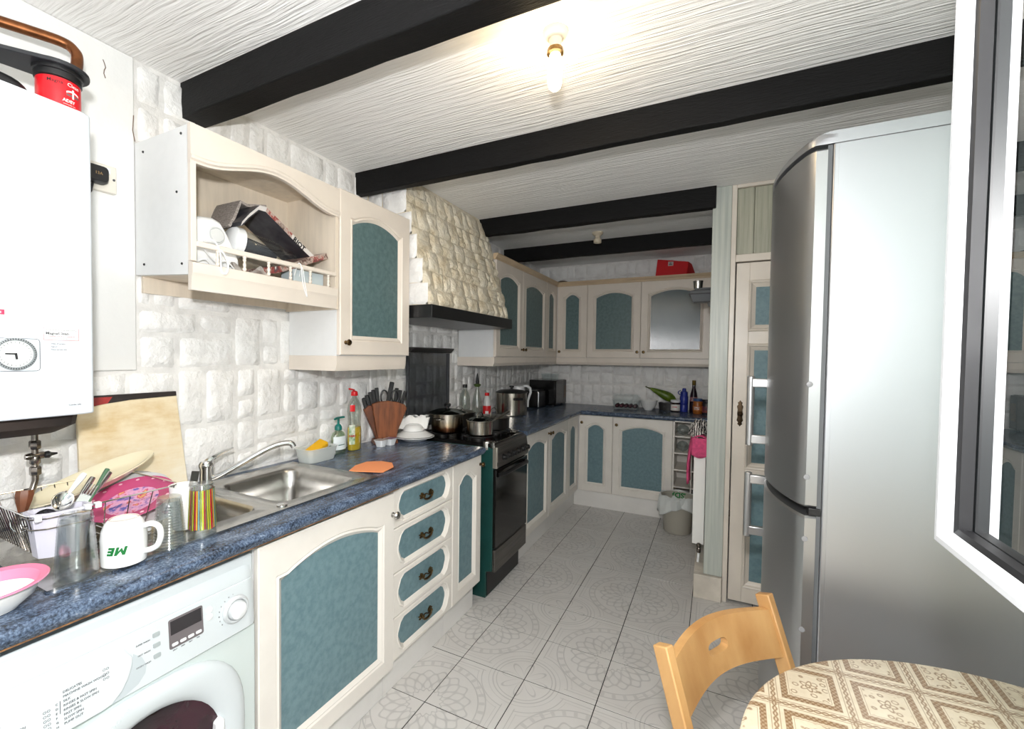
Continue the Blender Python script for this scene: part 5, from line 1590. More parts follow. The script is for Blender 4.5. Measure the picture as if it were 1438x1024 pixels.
for i, (u, v, tl, L) in enumerate(kh):
    d0 = -.012 if i < 5 else -.004
    a = KB(u, v, d0); b2 = KB(u+L*math.sin(tl), v+L*math.cos(tl), d0)
    pos = ['first', 'second', 'third', 'fourth', 'fifth', 'sixth', 'seventh', 'eighth'][i]
    kt = thing('kitchen_knife', 'black handled knife, %s from the left in the wooden block' % pos, 'knife', a, 'knives in the wooden block')
    build('handle', MB().bar(a-(b2-a)*.15, b2, .013, .021, kn_w), black, kt, bevel=.004)
    build('bolster', MB().bar(a-(b2-a)*.25, a-(b2-a)*.10, .009, .016, kn_w), steel, kt)
kt = thing('carving_knife', 'tallest black handled knife standing in the middle of the block', 'knife', KB(.012, .24, .02))
build('handle', MB().bar(KB(.008, .215, .004), KB(.034, .345, .004), .016, .026, kn_w), black, kt, bevel=.005)
build('bolster', MB().bar(KB(.005, .20, .004), KB(.009, .22, .004), .01, .02, kn_w), steel, kt)
kt = thing('kitchen_scissors', 'black loop handled scissors in the middle of the block', 'scissors', KB(.0, .22, .03))
sc2 = MB()
for sgn, cu in ((-1, -.012), (1, .050)):
    sc2.tube([KB(cu+.020*math.cos(q)*1.0, .262+.036*math.sin(q), .012+.004*sgn) for q in [2*PI*i/18 for i in range(18)]], .0048, 7, closed=True)
    sc2.tube([KB(cu+.004*sgn*-1, .226, .012), KB(.018, .19, .012)], .005, 6)
build('handles', sc2, black, kt)
build('blades', MB().bar(KB(.018, .20, .012), KB(.018, .12, .012), .004, .02, kn_w), steel, kt)

# yoghurt pots
for k, (x, y, lb) in enumerate([(.115, 1.925, 'left small white dessert pot with a foil lid before the knife block'), (.128, 1.988, 'right small white dessert pot with a purple lid before the knife block')]):
    t = thing('dessert_pot', lb, 'pot', (x, y, ZW))
    build('pot', MB().loft([[(px_, py_, z) for px_, py_ in rrect(x, y, a, a, .008, 4)] for z, a in ((ZW+.001, .019), (ZW+.034, .027), (ZW+.036, .030), (ZW+.038, .030))]), white, t, ang=30)
    build('lid', MB().loft([[(px_, py_, z+.002*math.sin(50*px_)) for px_, py_ in rrect(x, y, a, a, .008, 4)] for z, a in ((ZW+.0385, .031), (ZW+.0395, .031))]), mk('lid_%d' % k, ((214, 202, 196), (150, 120, 160))[k], .4, var=.4, vs=60), t)

# plates, bowl, tissue by the hob
t = thing('dinner_plate', 'white dinner plate, lower of two on the worktop by the hob', 'plate', (.15, 2.19, ZW))
build('plate', MB().lathe([(r, z+.001) for r, z in plate_prof(.118, .022)], (.155, 2.175, ZW), 44), whiteware, t)
t = thing('dinner_plate', 'white plate turned over on top of the lower white plate', 'plate', (.15, 2.19, ZW+.026))
build('plate', MB().lathe([(.112, .0), (.113, .002), (.085, .016), (.068, .026), (.066, .028), (.001, .027), (.001, .024), (.066, .022), (.084, .012), (.110, -.001)], (.150, 2.18, ZW+.028), 44, None, False, False), whiteware, t)
t = thing('small_bowl', 'small white bowl turned over on the stacked plates', 'bowl', (.15, 2.18, ZW+.056))
build('bowl', MB().lathe([(.060, 0), (.061, .002), (.058, .014), (.046, .030), (.030, .037), (.001, .038), (.001, .036), (.045, .027), (.057, .010)], (.150, 2.175, ZW+.0575), 36, None, False, False), whiteware, t)
rn = random.Random(8)
mb = MB()
wn = Vector((.80, .60, 0)); vn = Vector((-.60, .80, 0)); ncen = Vector((.135, 2.19, ZW+.072))
mb.grid(lambda a, c: ncen+wn*((a-.5)*(.165+.035*c))+vn*(.012*math.sin(13*a)*c+.02*c)+Vector((0, 0, .072*c-.012+.010*math.sin(17*a+1)*c+.005*rn.random())), 18, 5)
mb.grid(lambda a, c: ncen+wn*((a-.5)*(.195-.02*c))+vn*(.02+.055*c)+Vector((0, 0, .060-.012*c+.010*math.sin(14*a+3*c)+.005*rn.random())), 18, 5)
o = build('paper_napkin', mb, mk('tissue_white', (242, 241, 238), .8), loc=(.12, 2.2, ZW+.055), solid=.0012); tag(o, 'white paper napkin crumpled over the upturned bowl on the plates', 'napkin')
o = build('orange_cloth', MB().prism([(.345, 1.440), (.308, 1.52), (.30, 1.605), (.350, 1.645), (.418, 1.640), (.470, 1.585), (.488, 1.492), (.430, 1.455)], lambda u, v, d: (u, v, ZW+d+.003*math.sin(u*40)*math.sin(v*25)), .0035, .0065), mk('orange_cloth', (250, 158, 104), .85, bp=.002, bs=220), loc=(.4, 1.54, ZW)); tag(o, 'folded orange cleaning cloth on the worktop right of the sink', 'cloth')

# ------------------------------------------------------------------ pans on the hob
m_ss = mk('pan_steel', (176, 170, 160), .22, 1.0, var=.1, vs=12)
m_sd, nt, b = newmat('burnt_pan_steel'); setp(b, Roughness=.26, Metallic=1.0)
tc = nt.nodes.new('ShaderNodeTexCoord'); sxx = nt.nodes.new('ShaderNodeSeparateXYZ'); nt.links.new(tc.outputs['Object'], sxx.inputs[0])
nz = noise(nt, 14, 4); r = ramp(nt, (X(nt, sxx.outputs[2])*8.0+X(nt, nz.outputs['Fac'])*.4).k, [(.25, (30, 22, 18)), (.48, (86, 54, 34)), (.64, (168, 150, 124)), (.9, (178, 170, 158))])
nt.links.new(r.outputs[0], b.inputs['Base Color'])
HZ = .9325
m_lid = glassy('lid_glass', col=(200, 205, 200), fac=.62, tint=(120, 124, 118), rough=.06)


def pan_body(c, r, h, z=HZ, w=.003, fl=.004): return MB().lathe([(.001, z), (r-.006, z), (r, z+.006), (r, z+h-.002), (r+fl, z+h), (r+fl, z+h+.002), (r-w, z+h), (r-w, z+.01), (.001, z+.008)], (*c, 0), 36)


t = thing('stock_pot', 'steel casserole with burnt base and glass lid on the hob', 'pot', (.225, 2.43, HZ))
c1 = (.225, 2.430)
build('pot', pan_body(c1, .100, .112), m_sd, t)
build('lid', MB().lathe([(.122, HZ+.114), (.124, HZ+.117), (.120, HZ+.120), (.07, HZ+.138), (.02, HZ+.145), (.001, HZ+.145)], (*c1, 0), 40), m_lid, t)
build('lid_rim', MB().lathe([(.119, HZ+.1135), (.125, HZ+.1145), (.125, HZ+.118), (.119, HZ+.1205)], (*c1, 0), 40, None, False, False), m_ss, t)
build('lid_knob', MB().lathe([(.012, HZ+.144), (.010, HZ+.152), (.021, HZ+.158), (.023, HZ+.170), (.018, HZ+.176), (.001, HZ+.177)], (*c1, 0), 18), black, t)
for s in (-1, 1):
    build('handle', MB().tube([(c1[0]+.098*q, c1[1]+s*(.098+.0), HZ+.088) if False else (c1[0]+.035*math.cos(PI*i/8), c1[1]+s*(.094+.034*math.sin(PI*i/8)), HZ+.088) for i, q in enumerate(range(9))], .004, 7), m_ss, t)
t = thing('saucepan', 'small steel saucepan with glass lid at the front of the hob', 'saucepan', (.45, 2.445, HZ))
c2 = (.452, 2.440)
build('pan', pan_body(c2, .080, .080), m_ss, t)
build('lid', MB().lathe([(.082, HZ+.083), (.083, HZ+.086), (.05, HZ+.104), (.001, HZ+.110)], (*c2, 0), 32), m_lid, t)
build('lid_rim', MB().lathe([(.079, HZ+.082), (.0845, HZ+.083), (.0845, HZ+.0865), (.079, HZ+.088)], (*c2, 0), 36, None, False, False), m_ss, t)
build('lid_loop', MB().tube([(c2[0]+.012*math.cos(.6)*0, c2[1]+.040*math.cos(PI*i/10), HZ+.100+.036*math.sin(PI*i/10)) for i in range(11)], .0035, 7), m_ss, t)
build('handle', MB().tube([(.474, 2.517, HZ+.064), (.487, 2.56, HZ+.074), (.505, 2.64, HZ+.096), (.515, 2.72, HZ+.112), (.517, 2.735, HZ+.112)], [.009, .006, .0075, .008, .004], 10), m_ss, t)
build('rivet', MB().ball((.470, 2.518, HZ+.060), .007, 8, 5), m_ss, t)
t = thing('frying_pot', 'black pot with a wire lid handle at the far front burner', 'pot', (.41, 2.69, HZ))
c3 = (.42, 2.695)
build('pot', pan_body(c3, .105, .075), mk('pot_black', (30, 28, 27), .3, .4), t)
build('lid', MB().lathe([(.110, HZ+.078), (.111, HZ+.081), (.07, HZ+.088), (.001, HZ+.092)], (*c3, 0), 36), m_ss, t)
build('lid_loop', MB().tube([(c3[0], c3[1]+.045*math.cos(PI*i/10), HZ+.090+.046*math.sin(PI*i/10)**.7) for i in range(11)], .003, 7), m_ss, t)
t = thing('kettle_pan', 'dark lidded pan with steel lid at the back of the hob', 'pot', (.18, 2.70, HZ))
c4 = (.18, 2.685)
build('pan', pan_body(c4, .095, .088), mk('pan_dark', (48, 45, 42), .28, .7), t)
build('lid', MB().lathe([(.098, HZ+.090), (.099, HZ+.094), (.05, HZ+.110), (.001, HZ+.114)], (*c4, 0), 32), m_ss, t)
build('lid_loop', MB().tube([(c4[0], c4[1]+.05*math.cos(PI*i/10)-.03, HZ+.106+.028*math.sin(PI*i/10)) for i in range(11)], .004, 7), chrome, t)

# ------------------------------------------------------------------ beyond the cooker
t = thing('oil_bottle', 'clear plastic oil bottle with a black cap behind the pans', 'bottle', (.03, 3.0, ZW))
build('bottle', MB().lathe([(.001, ZW+.001), (.038, ZW+.001), (.042, ZW+.008), (.042, ZW+.17), (.034, ZW+.215), (.015, ZW+.245), (.014, ZW+.262)], (.045, 2.97, 0), 24), m_cl2, t)
build('cap', MB().lathe([(.017, ZW+.260), (.017, ZW+.283), (.014, ZW+.285)], (.045, 2.97, 0), 14), black, t)
t = thing('oil_pourer', 'slim glass oil bottle with a green collar and black spout', 'bottle', (.05, 3.17, ZW))
build('bottle', MB().lathe([(.001, ZW+.001), (.040, ZW+.001), (.043, ZW+.01), (.043, ZW+.11), (.022, ZW+.21), (.014, ZW+.235), (.013, ZW+.262)], (.05, 3.16, 0), 24), m_cl2, t)
build('collar', MB().lathe([(.016, ZW+.255), (.030, ZW+.270), (.028, ZW+.276), (.014, ZW+.282)], (.05, 3.16, 0), 14), mk('olive_green', (74, 96, 40), .5), t)
build('spout', MB().lathe([(.013, ZW+.280), (.015, ZW+.295), (.006, ZW+.35), (.002, ZW+.365)], (.05, 3.16, 0), 12), black, t)
t = thing('sauce_bottle', 'white bottle with a red cap and red label behind the pans', 'bottle', (.05, 3.34, ZW))
build('bottle', MB().lathe([(.001, ZW+.001), (.030, ZW+.001), (.033, ZW+.008), (.033, ZW+.10), (.026, ZW+.15), (.016, ZW+.175)], (.052, 3.33, 0), 22), mk('bottle_milky', (214, 214, 212), .25), t)
build('label', MB().lathe([(.0334, ZW+.018), (.0338, ZW+.02), (.0338, ZW+.090), (.0334, ZW+.092)], (.052, 3.33, 0), 22, None, False, False), red, t)
build('label_patch', MB().grid(lambda a, c: (.052+.0342*math.cos(-1.5+.8*a), 3.33+.0342*math.sin(-1.5+.8*a), ZW+.028+.022*c), 6, 1), whiteware, t)
build('cap', MB().lathe([(.018, ZW+.174), (.019, ZW+.178), (.018, ZW+.198), (.001, ZW+.20)], (.052, 3.33, 0), 16), red, t)
t = thing('stock_pot', 'tall steel stock pot with black lid beyond the cooker', 'pot', (.17, 3.55, ZW))
c5 = (.172, 3.56)
build('pot', pan_body(c5, .132, .190, ZW+.001), m_ss, t)
build('lid', MB().lathe([(.137, ZW+.192), (.139, ZW+.197), (.10, ZW+.212), (.02, ZW+.220), (.001, ZW+.220)], (*c5, 0), 36), mk('lid_black', (30, 31, 32), .3), t)
build('lid_knob', MB().lathe([(.010, ZW+.219), (.010, ZW+.232), (.020, ZW+.238), (.020, ZW+.248), (.001, ZW+.250)], (*c5, 0), 14), black, t)
for q in (-.75, PI-.75):
    ax_ = Vector((math.cos(q), math.sin(q), 0)); sd = Vector((-ax_.y, ax_.x, 0)); cc = Vector((*c5, ZW+.145))
    build('handle', MB().bar(cc+ax_*.140-sd*.042, cc+ax_*.140+sd*.042, .018, .020), black, t, bevel=.004)
t = thing('white_jug', 'white electric kettle jug behind the steel stock pot', 'jug', (.10, 3.92, ZW))
build('body', MB().lathe([(.001, ZW+.001), (.075, ZW+.001), (.078, ZW+.02), (.066, ZW+.20), (.060, ZW+.225), (.02, ZW+.232), (.001, ZW+.232)], (.085, 3.90, 0), 28), white, t)
hd3 = Vector((.86, .50, 0)); hc3 = Vector((.085, 3.90, ZW))
build('handle', MB().tube([hc3+hd3*r+Vector((0, 0, z)) for r, z in [(.05, .222), (.085, .228), (.118, .205), (.124, .165), (.112, .135), (.100, .09), (.098, .03)]], [.012, .013, .013, .012, .012, .010, .009], 10), white, t)
t = thing('toaster', 'black toaster with chrome end standing before the microwave', 'toaster', (.13, 4.20, ZW))
build('body', MB().loft([[(x, y, z) for x, z in [(.035, ZW+.008), (.205, ZW+.008), (.208, ZW+.02), (.205, ZW+.155), (.190, ZW+.172), (.05, ZW+.172), (.035, ZW+.155)]] for y in (4.135, 4.335)]), black, t, bevel=.004, ang=30)
build('chrome_end', MB().loft([[(x, y, z) for x, z in [(.042, ZW+.012), (.198, ZW+.012), (.200, ZW+.15), (.186, ZW+.166), (.054, ZW+.166), (.040, ZW+.15)]] for y in (4.122, 4.136)]), mk('toaster_chrome', (96, 94, 92), .22, 1.0), t, bevel=.003)
build('chrome_edge', MB().tube([(.206, 4.128, ZW+.014), (.208, 4.128, ZW+.15), (.192, 4.128, ZW+.170), (.05, 4.128, ZW+.170)], .0045, 8), chrome, t)
build('slot', MB().box(.08, 4.16, ZW+.170, .105, 4.31, ZW+.1735).box(.135, 4.16, ZW+.170, .16, 4.31, ZW+.1735), darkgrey, t)
t = thing('microwave', 'black microwave oven in the corner of the counter', 'microwave', (.16, 4.56, ZW))
build('casing', MB().box(.012, 4.385, ZW+.012, .285, 4.735, ZW+.262), blackgloss, t, bevel=.004)
build('door', MB().box(.285, 4.390, ZW+.016, .300, 4.640, ZW+.258), mk('microwave_door', (30, 29, 29), .15), t, bevel=.003)
build('control_panel', MB().box(.285, 4.643, ZW+.016, .299, 4.732, ZW+.258), mk('microwave_panel', (52, 50, 48), .35), t, bevel=.002)
build('sticker', MB().box(.2995, 4.655, ZW+.07, .3002, 4.722, ZW+.20), mk('brown_sticker', (112, 92, 74), .5, var=.3, vs=70), t)
for x in (.04, .26):
    for y in (4.41, 4.71):
        build('foot', MB().lathe([(.012, ZW+.0005), (.012, ZW+.013)], (x, y, 0), 10), black, t)
t = thing('storage_tub', 'clear round tub with lid on top of the microwave', 'tub', (.16, 4.56, ZW+.262))
build('tub', MB().lathe([(.001, ZW+.263), (.082, ZW+.263), (.094, ZW+.318), (.092, ZW+.318), (.08, ZW+.266)], (.175, 4.56, 0), 26, None, True, False), clear, t)
build('lid', MB().lathe([(.097, ZW+.316), (.098, ZW+.328), (.08, ZW+.330), (.001, ZW+.328)], (.175, 4.56, 0), 26), clear, t)

# ------------------------------------------------------------------ far counter
t = thing('fruit_punnet', 'clear plastic punnet of dark red fruit on the far counter', 'punnet', (.95, 4.55, ZW))
pu = lambda s, z: [(x, y, z) for x, y in rrect(.955, 4.565, .125*s, .085*s, .02, 4)]
build('tray', MB().loft([pu(.86, ZW+.001), pu(.98, ZW+.082), pu(1.04, ZW+.084), pu(1.04, ZW+.088), pu(.96, ZW+.088), pu(.84, ZW+.004)]), clear, t, ang=30)
dome = MB()
dome.loft([pu(1.04, ZW+.0885), pu(.98, ZW+.094), pu(.94, ZW+.135), pu(.88, ZW+.140)])
for k in range(5):
    dome.lathe([(.022, 0), (.020, .008), (.010, .011), (.001, .011)], (.865+k*.046, 4.505, ZW+.139), 10)
build('lid', dome, clear, t, ang=30)
rn = random.Random(12)
first = None
for k in range(10):
    x, y = .872+(k % 5)*.0415, 4.528+(k//5)*.062
    lab = ['left end', 'second', 'middle', 'fourth', 'right end'][k % 5]+' dark fruit in the '+['front', 'back'][k//5]+' row of the punnet'
    if first is None:
        first = thing('plum', lab, 'fruit', (x, y, ZW+.034), 'fruit in the clear punnet')
        build('flesh', MB().ball((x, y, ZW+.034), .0195, 14, 9), mk('plum_skin', (74, 22, 34), .25, col2=(40, 16, 36), vs=20), first)
        build('stalk', MB().tube([(x, y, ZW+.053), (x+.003, y, ZW+.060)], .0012, 5), brass, first)
    else:
        copy_tree(first, Vector((x, y, ZW+.034))-first.location, lab)
t = thing('serving_bowl', 'white bowl beside the punnet on the far counter', 'bowl', (1.155, 4.6, ZW))
build('bowl', MB().lathe([(.001, ZW+.001), (.036, ZW+.001), (.038, ZW+.008), (.064, ZW+.04), (.080, ZW+.092), (.082, ZW+.095), (.078, ZW+.094), (.060, ZW+.042), (.001, ZW+.014)], (1.155, 4.59, 0), 32), whiteware, t)
o = build('tin_tray', MB().loft([[(x, y, z) for x, y in rrect(1.325, 4.69, .085-i, .06-i, .01, 3)] for z, i in ((ZW+.001, .006), (ZW+.07, 0), (ZW+.072, -.004), (ZW+.072, .004), (ZW+.006, .008))]), mk('dark_tin', (38, 36, 36), .4, .3), loc=(1.3, 4.69, ZW), ang=30)
tag(o, 'dark baking tin behind the jar on the far counter', 'tin')
t = thing('marrow', 'long green gourd propped up above the white bowl', 'vegetable', (1.26, 4.68, ZW+.08))
ga, gb = Vector((1.392, 4.690, ZW+.098)), Vector((1.165, 4.655, ZW+.205))
pts = [ga.lerp(gb, i/10) for i in range(11)]
build('gourd', MB().tube(pts, [.008, .028, .040, .045, .044, .040, .035, .029, .024, .018, .010], 14), mk('gourd_green', (98, 122, 24), .35, col2=(64, 92, 14), vs=24), t)
build('stalk', MB().tube([gb, gb+Vector((-.030, -.004, .008)), gb+Vector((-.048, -.005, .018))], [.008, .005, .006], 8), mk('stalk_green', (84, 92, 40), .6), t)
t = thing('spread_jar', 'glass jar of dark spread with a white lid', 'jar', (1.39, 4.58, ZW))
jc = (1.392, 4.60, 0)
build('jar', MB().lathe([(.001, ZW+.001), (.036, ZW+.001), (.041, ZW+.008), (.041, ZW+.075), (.036, ZW+.088)], jc, 22), mk('dark_spread', (46, 24, 16), .12), t)
build('label', MB().grid(lambda a, c: (jc[0]+.0414*math.cos(-2.9+2.7*a), jc[1]+.0414*math.sin(-2.9+2.7*a), ZW+.012+.058*c), 14, 1), mk('jar_label', (236, 234, 228), .4), t)
text('lettering', 'nutella', .016, (1.388, 4.5575, ZW+.042), (1, 0, 0), (0, 0, 1), red, t, 'CENTER', bold=.0005)
build('lid', MB().lathe([(.040, ZW+.087), (.042, ZW+.090), (.042, ZW+.108), (.038, ZW+.111), (.001, ZW+.111)], jc, 22), white, t)
t = thing('water_bottle', 'blue plastic sports bottle with a carry loop', 'bottle', (1.462, 4.66, ZW))
m_blue = mk('blue_plastic', (42, 56, 150), .3)
bc = (1.462, 4.64, 0)
build('bottle', MB().lathe([(.001, ZW+.001), (.034, ZW+.001), (.036, ZW+.006), (.036, ZW+.06), (.033, ZW+.068), (.036, ZW+.076), (.037, ZW+.14), (.030, ZW+.152)], bc, 22), m_blue, t)
build('cap', MB().lathe([(.032, ZW+.150), (.033, ZW+.155), (.031, ZW+.185), (.018, ZW+.195), (.016, ZW+.215), (.012, ZW+.220), (.001, ZW+.22)], bc, 20), m_blue, t)
build('carry_loop', MB().tube([(bc[0]-.030-.022*math.sin(PI*i/8), bc[1], ZW+.155+.045*(i/8)) for i in range(9)], .004, 7), m_blue, t)
t = thing('dark_sauce_bottle', 'tall dark sauce bottle with a gold neck', 'bottle', (1.545, 4.69, ZW))
sc3 = (1.543, 4.675, 0)
build('bottle', MB().lathe([(.001, ZW+.001), (.034, ZW+.001), (.036, ZW+.006), (.035, ZW+.11), (.029, ZW+.17), (.015, ZW+.225), (.014, ZW+.262)], sc3, 22), mk('dark_sauce', (36, 22, 34), .12), t)
build('neck_foil', MB().lathe([(.0155, ZW+.250), (.0165, ZW+.252), (.0165, ZW+.295), (.001, ZW+.297)], sc3, 16), mk('gold_foil', (132, 108, 58), .35, .8), t)
build('label', MB().grid(lambda a, c: (sc3[0]+.0356*math.cos(-2.8+2.4*a), sc3[1]+.0356*math.sin(-2.8+2.4*a), ZW+.10+.040*c), 12, 1), mk('sauce_label', (178, 158, 160), .4, col2=(150, 40, 52), vs=60), t)
t = thing('peanut_butter_jar', 'orange brown jar with a blue lid at the counter end', 'jar', (1.58, 4.53, ZW))
pc = (1.583, 4.53, 0)
build('jar', MB().lathe([(.001, ZW+.001), (.036, ZW+.001), (.040, ZW+.008), (.040, ZW+.105), (.034, ZW+.116)], pc, 22), mk('peanut_butter', (164, 96, 40), .25), t)
build('label', MB().grid(lambda a, c: (pc[0]+.0405*math.cos(-2.9+2.7*a), pc[1]+.0405*math.sin(-2.9+2.7*a), ZW+.030+.045*c), 14, 1), mk('peanut_label', (206, 132, 60), .4, col2=(170, 70, 30), vs=50), t)
text('lettering', 'PEANUT', .012, (1.577, 4.4885, ZW+.056), (1, 0, 0), (0, 0, 1), inkwhite, t, 'CENTER', bold=.0005)
text('lettering', 'BUTTER', .012, (1.577, 4.4885, ZW+.042), (1, 0, 0), (0, 0, 1), inkwhite, t, 'CENTER', bold=.0005)
build('lid', MB().lathe([(.036, ZW+.115), (.038, ZW+.118), (.038, ZW+.138), (.001, ZW+.140)], pc, 22), mk('lid_blue', (62, 92, 140), .35), t)
t = thing('spice_jar', 'dark jar with red label at the very end of the counter', 'jar', (1.65, 4.50, ZW))
build('jar', MB().lathe([(.001, ZW+.001), (.034, ZW+.001), (.036, ZW+.006), (.036, ZW+.10), (.03, ZW+.11), (.034, ZW+.112), (.034, ZW+.135), (.001, ZW+.137)], (1.655, 4.50, 0), 20), mk('dark_jar', (44, 42, 48), .25), t)
build('label', MB().lathe([(.0364, ZW+.02), (.0366, ZW+.022), (.0366, ZW+.075), (.0364, ZW+.077)], (1.655, 4.50, 0), 20, None, False, False), mk('rusty_label', (150, 60, 44), .4, col2=(70, 50, 70), vs=50), t)

# on top of the cupboards
o_ = thing('red_box', 'bright red box lying on top of the far cupboards', 'box', (1.34, 4.62, 2.16))
rb = MB().prism([(1.195, 2.161), (1.462, 2.161), (1.475, 2.290), (1.206, 2.325)], lambda u, v, d: (u, 4.50+d, v), 0, .02)
rb = MB().loft([[(1.197, 4.52, 2.161), (1.465, 4.52, 2.161), (1.545, 4.66, 2.161), (1.26, 4.68, 2.161)], [(1.212, 4.54, 2.332), (1.478, 4.54, 2.290), (1.50, 4.63, 2.285), (1.26, 4.66, 2.33)]])
build('box', rb, mk('red_card', (206, 16, 26), .5), o_, bevel=.003)
build('sticker', MB().loft([[(1.305, 4.528, 2.262), (1.350, 4.5275, 2.262), (1.3515, 4.531, 2.298), (1.3065, 4.532, 2.302)], [(1.305, 4.534, 2.262), (1.350, 4.5335, 2.262), (1.3515, 4.537, 2.298), (1.3065, 4.538, 2.302)]]), mk('grey_sticker', (196, 190, 186), .5), o_)
build('print', MB().box(1.313, 4.5245, 2.268, 1.341, 4.5275, 2.276).box(1.318, 4.526, 2.282, 1.336, 4.529, 2.290), ink, o_)
o = build('round_dish', MB().lathe([(.001, 2.161), (.05, 2.161), (.065, 2.185), (.068, 2.19), (.03, 2.205), (.001, 2.208)], (.275, 4.62, 0), 22), mk('brown_dish', (92, 66, 46), .5), loc=(.275, 4.62, 2.16)); tag(o, 'small brown dish on top of the corner cupboard', 'dish')
cab = MB()
for yy, r_ in ((1.62, .045), (1.76, .040), (1.86, .035)):
    cab.tube([(.19, yy+r_*math.cos(PI*i/8), 2.118+.030*math.sin(PI*i/8)) for i in range(9)], .004, 6)
o = build('black_cable', cab, black, loc=(.19, 1.74, 2.12)); tag(o, 'black cable looped on top of the single wall cupboard', 'cable')
# wall bracket by the post
t = thing('wall_can_opener', 'dark wall bracket with a metal tray and cup by the post', 'bracket', (1.70, 3.5, 1.85))
gy = 3.55
build('back_plate', MB().box(1.695, gy-.03, 1.72, 1.714, gy+.06, 1.965), mk('gunmetal', (50, 52, 56), .4, .3), t, bevel=.004)
build('tray', MB().loft([[(x, y, z) for x, y in ((1.545+i, gy-.05+i), (1.696, gy-.05+i), (1.696, gy+.10-i), (1.545+i, gy+.10-i))] for z, i in ((1.805, .022), (1.858, 0), (1.884, .004), (1.890, .030), (1.905, .032))]), mk('tray_grey', (106, 110, 114), .35, .3), t, bevel=.004, ang=30)
build('tray_lip', MB().loft([[(x, y, z) for x, y in ((1.538, gy-.056), (1.697, gy-.056), (1.697, gy+.106), (1.538, gy+.106))] for z in (1.856, 1.864)]), mk('lip_dark', (36, 37, 40), .4), t, bevel=.002)
build('knob', MB().lathe([(.006, 0), (.006, .03), (.020, .034), (.022, .05), (.001, .052)], (1.68, gy-.03, 1.782), 14, Matrix.Rotation(PI/2, 3, 'X')), black, t)
t = thing('metal_cup', 'small metal cup standing on the wall bracket tray', 'cup', (1.60, gy, 1.905))
build('cup', MB().lathe([(.001, 1.906), (.028, 1.906), (.032, 1.95), (.034, 1.958), (.030, 1.957), (.026, 1.91)], (1.595, gy+.02, 0), 20), steel, t)

# ------------------------------------------------------------------ towels and bin
m_tow = mk('pink_towel', (220, 84, 130), .95, var=.12, vs=40, bp=.004, bs=160)
rn = random.Random(6)
def drape(a, c):
    y = 3.115+.30*c
    s = a*2-1
    f = .006*math.sin(13*c+2*a)+.004*math.sin(23*c)
    edge = .14+.06*math.sin(5*c+1)+.05*(1-c)
    if a < .42:
        k = (.42-a)/.42
        return (1.600-.022*k+f-.012*math.sin(3*k), y-.012*k, .905-.27*k*(1+.15*math.sin(4*c)))
    if a > .62:
        k = (a-.62)/.38
        return (1.688+.010*k*.6+f*.5, y-.010*k, .905-.24*k)
    k = (a-.42)/.20
    return (1.600+.088*k, y, .905+.022*math.sin(PI*k)+.004*math.sin(20*c))
mb = MB().grid(drape, 26, 20)
def endflap(a, c):
    return (1.598+.092*a, 3.108-.004*math.sin(PI*a)-.004*math.sin(8*a), .915-.125*c*(.85+.15*math.sin(PI*a)))
mb.grid(endflap, 12, 6)
o = build('pink_towel', mb, m_tow, loc=(1.645, 3.2, .89), solid=.006); tag(o, 'bright pink towel draped over the near end of the radiator', 'towel')
m_zeb, nt, b = newmat('zebra_cloth'); setp(b, Roughness=.9)
tc = nt.nodes.new('ShaderNodeTexCoord'); wvn = nt.nodes.new('ShaderNodeTexWave'); wvn.inputs['Scale'].default_value = 22; wvn.inputs['Distortion'].default_value = 6; wvn.inputs['Detail Scale'].default_value = 2
nt.links.new(tc.outputs['Object'], wvn.inputs[0]); r = ramp(nt, wvn.outputs['Fac'], [(.46, (34, 32, 34)), (.54, (216, 210, 204))]); nt.links.new(r.outputs[0], b.inputs['Base Color'])
rn = random.Random(14)
def zb(a, c):
    q = 2*PI*a; s = math.sin(PI*min(.98, c*.5+.02))
    rr2 = .058*(1+.22*math.sin(3*q+2*c)+.16*math.sin(5*q))
    return (1.637+rr2*math.cos(q)*(1-.55*c), 3.24+1.9*rr2*math.sin(q)*(1-.5*c), .922+.085*c+.022*math.sin(4*q+3*c)*(1-c*.5))
mb = MB().grid(zb, 28, 8)
o = build('zebra_cloth', mb, m_zeb, loc=(1.637, 3.22, .925), solid=.004); tag(o, 'black and white zebra striped cloth bunched above the pink towel', 'cloth')
t = thing('waste_bin', 'clear plastic waste bin by the wine rack', 'bin', (1.475, 4.0, 0))
bnc = (1.470, 3.985, 0)
m_bin = mk('cloudy_bin', (176, 172, 160), .35, **{'Alpha': 1.0})
build('bucket', MB().lathe([(.001, .003), (.098, .003), (.104, .010), (.120, .26), (.124, .29), (.128, .295), (.124, .297), (.117, .29), (.10, .012), (.001, .010)], bnc, 32), m_bin, t)
t = thing('bin_bag', 'white carrier bag with green letters lining the waste bin', 'bag', (1.47, 3.985, .2))
rn = random.Random(17)
def bagf(a, c):
    q = 2*PI*a
    if c < .5:
        k = c/.5
        rr3 = .138+.014*math.sin(7*q+k)+.010*math.sin(11*q)-.006*k; z = .175+.125*k-.045*math.sin(q*2+1)*(1-k)
    else:
        k = (c-.5)/.5
        rr3 = .130-.026*k+.004*math.sin(9*q); z = .302+.006*math.sin(5*q)-.10*k
    return (bnc[0]+rr3*math.cos(q), bnc[1]+rr3*math.sin(q), z)
build('bag', MB().grid(bagf, 44, 12), mk('carrier_white', (216, 220, 218), .4), t, solid=.001)
inside = MB().lathe([(.001, .225), (.06, .235), (.105, .22)], bnc, 20, None, False, False)
build('bag_floor', inside, bpy.data.materials['carrier_white'], t)
text('lettering', 'ASDA', .062, (1.555, 4.088, .288), (-1, 0, 0), (0, .10, -.99), mk('asda_green', (40, 128, 66), .5), t, bold=.002)

